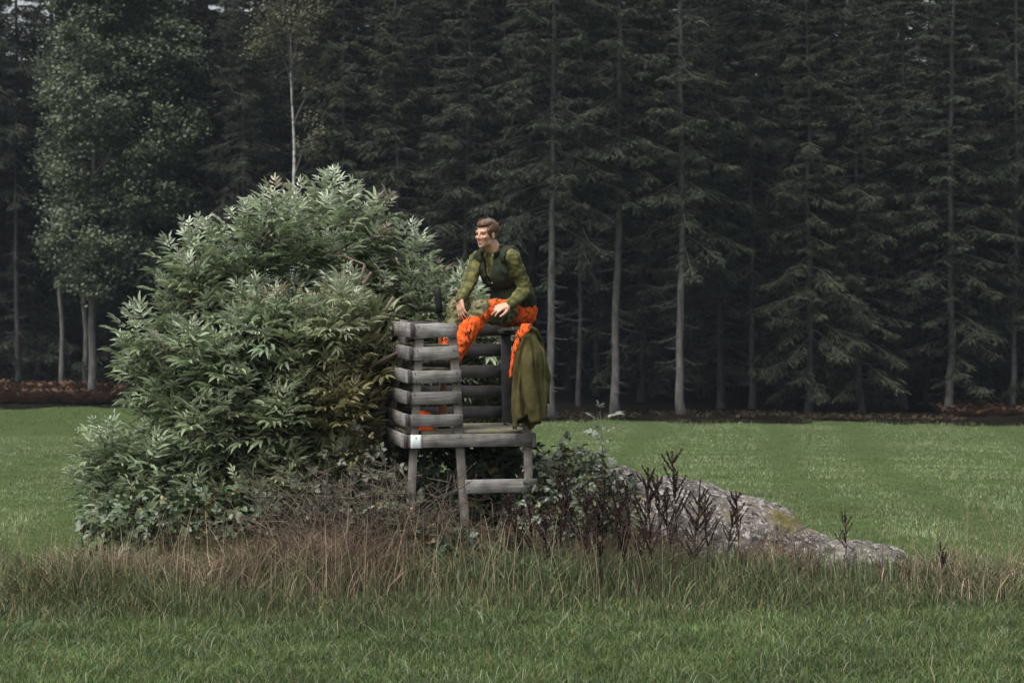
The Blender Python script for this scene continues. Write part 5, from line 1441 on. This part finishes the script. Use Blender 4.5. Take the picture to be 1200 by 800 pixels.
# silhouette measured down the length (photo px at about 18.15 m): left edge, right edge
rowp = [(383, 617, 621), (390, 610, 628), (400, 607, 632), (412, 604, 638), (430, 602, 641), (450, 600, 641), (470, 600, 642), (480, 600, 642), (488, 601, 641), (496, 603, 640)]
ry_, rl, rr_ = map(np.array, zip(*rowp))
nk = 84; V_, C_ = [], []
for i, t in enumerate(zt):
    py = 383 + t * (493 - 383)
    l_ = np.interp(py, ry_, rl); r_ = np.interp(py, ry_, rr_); s = 18.12 / FP
    cx = ((l_ + r_) / 2 - 600) * s; hw = (r_ - l_) / 2 * s; dep = (0.02 + 0.085 * sst(0, .35, t)) * (1 - 0.2 * t)
    for j in range(nk):
        a = 2 * math.pi * j / nk
        fold = 1 + (0.05 + 0.42 * sst(0.02, .3, t)) * (0.5 - 1.0 * abs(math.sin(3.5 * a + 0.9 * t + 0.8)) ** .8 + 0.5 * (.5 - abs(math.sin(6.5 * a - 1.6 * t)) ** .7) + .12 * math.sin(17 * a + 4 * t))
        x_ = cx + hw * math.cos(a) * (0.92 + 0.08 * fold); y_ = 18.12 + dep * math.sin(a) * fold
        hem = 0.035 * math.sin(3 * a + .7) * sst(.8, 1, t) - 0.012 * math.sin(9 * a) * sst(.8, 1, t) + (.045 * math.cos(a + .6) if t > .97 else .045 * math.cos(a + .6) * sst(.75, 1, t))
        V_.append((x_ - jo[0], y_ - jo[1] - 0.02, EYE - (py - 330) * s - jo[2] + hem))
V_ = np.array(V_)
Q_ = [(i * nk + j, i * nk + (j + 1) % nk, (i + 1) * nk + (j + 1) % nk, (i + 1) * nk + j) for i in range(33) for j in range(nk)]
V_ = np.concatenate([V_, [V_[:nk].mean(0) + np.array([0, 0, .012])]]); T_ = [(len(V_) - 1, (j + 1) % nk, j) for j in range(nk)]
jm = mk('shell', V_, T_, Q_, smooth=True)
vv = getv(jm); nn = getn(jm); vv += nn * (0.010 * fbm(vv, 7, 3) + .012 * ((1 - 2 * np.abs(ns(vv @ np.array([[1, 0, .25], [0, 1, 0], [-.2, 0, .35]]), 11))) - .3))[:, None]; setv(jm, vv)
so = ob('shell', jm, M['jacket'], jk); sm = so.modifiers.new('thickness', 'SOLIDIFY'); sm.thickness = .006; sm.offset = -1
# hanging sleeve on the near side and one behind
def sleeve(path, radii, name='sleeve'):
    P_ = np.array([W(*p) for p in path]) - jo
    t = np.linspace(0, 1, 26); ts = np.linspace(0, 1, len(P_)); P2 = np.stack([np.interp(t, ts, P_[:, k]) for k in range(3)], 1)
    for _ in range(3): P2[1:-1] = (P2[:-2] + P2[1:-1] * 2 + P2[2:]) / 4
    R2 = np.interp(t, ts, radii); A_ = Acc(); A_.tube(P2, R2 * (1 + .0 * t), 20, cap=True); m_ = A_.mesh(name, True)
    v_ = getv(m_); n_ = getn(m_); v_ += n_ * (0.014 * fbm(v_ * np.array([1, 1, .45]), 14, 3) + .010 * (1 - 2 * np.abs(ns(v_ * np.array([1, 1, .3]), 17))))[:, None]; setv(m_, v_); ob(name, m_, M['jacket'], jk)
sleeve([(619, 392, 18.05), (618, 420, 17.99), (620, 455, 17.98), (626, 482, 17.99), (628, 493, 18.0)], [.022, .042, .044, .042, .036])
sleeve([(625, 388, 18.2), (635, 415, 18.22), (639, 445, 18.22), (640, 472, 18.22)], [.016, .030, .030, .026])
# collar roll
A_ = Acc(); cp_ = np.array([W(*p) for p in [(612, 392, 18.06), (615, 385, 18.03), (621, 384, 18.06), (628, 388, 18.12), (633, 397, 18.18), (635, 402, 18.2)]]) - jo
A_.tube(cp_, [.010, .018, .020, .020, .016, .010], 10); ob('collar', A_.mesh('collar', True), M['jacket'], jk)
# orange lining: the turned-out front edge
outp = [(612, 380, 18.0), (607.5, 387, 17.99), (604.5, 396, 18.0), (601.5, 408, 18.01), (599.5, 420, 18.02), (598, 432, 18.03), (597.5, 443, 18.04)]
inp = [(623, 379.5, 18.0), (620, 388, 17.97), (612.5, 395, 17.975), (608, 404, 17.985), (604.5, 414, 18.0), (601.5, 427, 18.015), (598.8, 442, 18.03)]
V2 = []; nr, nc = 40, 7; tr2 = np.linspace(0, 1, nr); t7 = np.linspace(0, 1, 7)
OP = np.array([W(*p) for p in outp]) - jo; IP = np.array([W(*p) for p in inp]) - jo
for t in tr2:
    a_ = np.array([np.interp(t, t7, OP[:, k]) for k in range(3)]); b_ = np.array([np.interp(t, t7, IP[:, k]) for k in range(3)])
    for c_ in np.linspace(0, 1, nc): V2.append(a_ * (1 - c_) + b_ * c_ + np.array([0, -0.012 * math.sin(c_ * math.pi), 0]))
V2 = np.array(V2); V2 += np.stack([ns(V2, 25), ns(V2 + 5, 25), ns(V2 + 9, 25)], 1) * .007
Q2 = [(i * nc + j, i * nc + j + 1, (i + 1) * nc + j + 1, (i + 1) * nc + j) for i in range(nr - 1) for j in range(nc - 1)]
lm = mk('lining', V2, None, Q2, smooth=True); lo_ = ob('lining', lm, M['lining'], jk); ss = lo_.modifiers.new('thickness', 'SOLIDIFY'); ss.thickness = .006
lo_['label'] = 'bright orange camouflage lining'

# ---------------------------------------------------------------- rifle standing in the box
M['gun'] = mat_noise('black_steel', [(0.3, (0.006, 0.006, 0.006)), (0.7, (0.011, 0.011, 0.012))], (30, 30, 30), 0.7, 0.05, spec=0.2)
M['stock'] = mat_noise('walnut', [(0.3, (0.10, 0.035, 0.015)), (0.6, (0.20, 0.075, 0.03)), (0.8, (0.26, 0.11, 0.045))], (60, 60, 8), 0.5, 0.1)
rt = W(512.5, 337, 18.42); rb_ = W(526.5, 503, 18.42); rb_[2] = 0.79
rd = nrm(rt - rb_); RL = np.linalg.norm(rt - rb_)
rifle = thing('rifle', rb_, 'black rifle with a silencer standing upright inside the slatted box', 'rifle')
q_ = Vector(rd).to_track_quat('Z', 'X'); rifle.rotation_mode = 'QUATERNION'; rifle.rotation_quaternion = q_
def rod(name, z0, z1, r0, r1, mat, off=(0, 0), k=14, par=rifle):
    A_ = Acc(); t = np.linspace(0, 1, 4)[:, None]; A_.tube(np.array([off[0], off[1], z0]) * (1 - t) + np.array([off[0], off[1], z1]) * t, np.linspace(r0, r1, 4), k); return ob(name, A_.mesh(name, True), M[mat], par)
rod('suppressor', RL - 0.20, RL, 0.0255, 0.0250, 'gun'); rod('barrel', 0.42, RL - 0.198, 0.013, 0.0095, 'gun')
rod('muzzle_cap', RL, RL + 0.006, 0.019, 0.018, 'gun'); rod('receiver', 0.36, 0.56, 0.019, 0.017, 'gun'); rod('scope', 0.34, 0.62, 0.017, 0.017, 'gun', (0.042, 0)); rod('scope_bell', 0.60, 0.68, 0.018, 0.027, 'gun', (0.042, 0)); rod('bolt_handle', 0.37, 0.43, 0.006, 0.009, 'gun', (0.0, -0.04))
sp_ = remesh_mesh('stock', [capsule((-.055, 0, .03), .026, (-.035, 0, .20), .022), capsule((-.02, 0, .04), .024, (-.03, 0, .2), .02), capsule((-.032, 0, .2), .021, (-.016, 0, .36), .020), capsule((-.016, 0, .36), .022, (-.012, 0, .72), .016)], .006, 2)
ob('stock', sp_, M['stock'], rifle)
pad = remesh_mesh('butt_pad', [capsule((-.062, 0, .012), .024, (-.012, 0, .012), .024)], .006, 1); ob('butt_pad', pad, M['gun'], rifle)

# ---------------------------------------------------------------- orange cap on the stand floor
M['cap'] = mat_noise('orange_cloth', [(0.3, (0.72, 0.07, 0.006)), (0.7, (0.92, 0.11, 0.012))], (40, 40, 40), 0.9, 0.3)
cp0 = W(496.5, 508, 18.32); cp0[2] = 0.786
cap = thing('cap', cp0, 'bright orange cap lying on the stand floor behind the slats', 'cap')
V2, T2, Q2 = sphere((0, 0, 0.05), (.078, .085, .088), 28, 18); kk = V2[:, 2] < 0.004; V2[kk, 2] = 0.004
cm = Acc(); cm.add(V2, T2, Q2); cm = cm.mesh('crown', True); v_ = getv(cm); v_ += getn(cm) * (0.006 * fbm(v_, 14, 2))[:, None]; v_[:, 2] = np.maximum(v_[:, 2], .002); setv(cm, v_); ob('crown', cm, M['cap'], cap)
A_ = Acc()
for k in range(9):
    a = math.radians(200 + k * 17.5); 
br = []
for r_ in (0.082, 0.115, 0.15):
    for k in range(9):
        a = math.radians(190 + k * 17.5); f = math.sin(math.radians(k * 22.5)); br.append((math.cos(a) * (0.085 + (r_ - .082) * f), math.sin(a) * (0.09 + (r_ - .082) * f), 0.02 - 0.02 * (r_ - .082) / .07))
br = np.array(br); br2 = br - np.array([0, 0, .006]); Vb = np.concatenate([br, br2]); Qb = []
for i in range(2):
    for j in range(8): a = i * 9 + j; Qb += [(a, a + 1, a + 10, a + 9), (27 + a, 27 + a + 9, 27 + a + 10, 27 + a + 1)]
for j in range(8): Qb += [(18 + j, 19 + j, 46 + j, 45 + j)]
ob('peak', mk('peak', Vb, None, Qb, smooth=True), M['cap'], cap)

# ---------------------------------------------------------------- damp autumn air
hz, N, L, P = newmat('haze_air')
N.remove(P)
pv = N.new('ShaderNodeVolumePrincipled'); pv.inputs['Color'].default_value = (0.74, 0.87, 1.0, 1); pv.inputs['Density'].default_value = 0.00019; pv.inputs['Anisotropy'].default_value = 0.2
L.new(pv.outputs['Volume'], N['Material Output'].inputs['Volume'])
hx = np.array([(x_, y_, z_) for z_ in (-7.0, 38.0) for y_ in (-20.0, 180.0) for x_ in (-75.0, 75.0)])
hq = [(0, 2, 3, 1), (4, 5, 7, 6), (0, 1, 5, 4), (2, 6, 7, 3), (0, 4, 6, 2), (1, 3, 7, 5)]
tag(ob('haze', mk('haze', hx, None, hq), hz), kind='stuff')
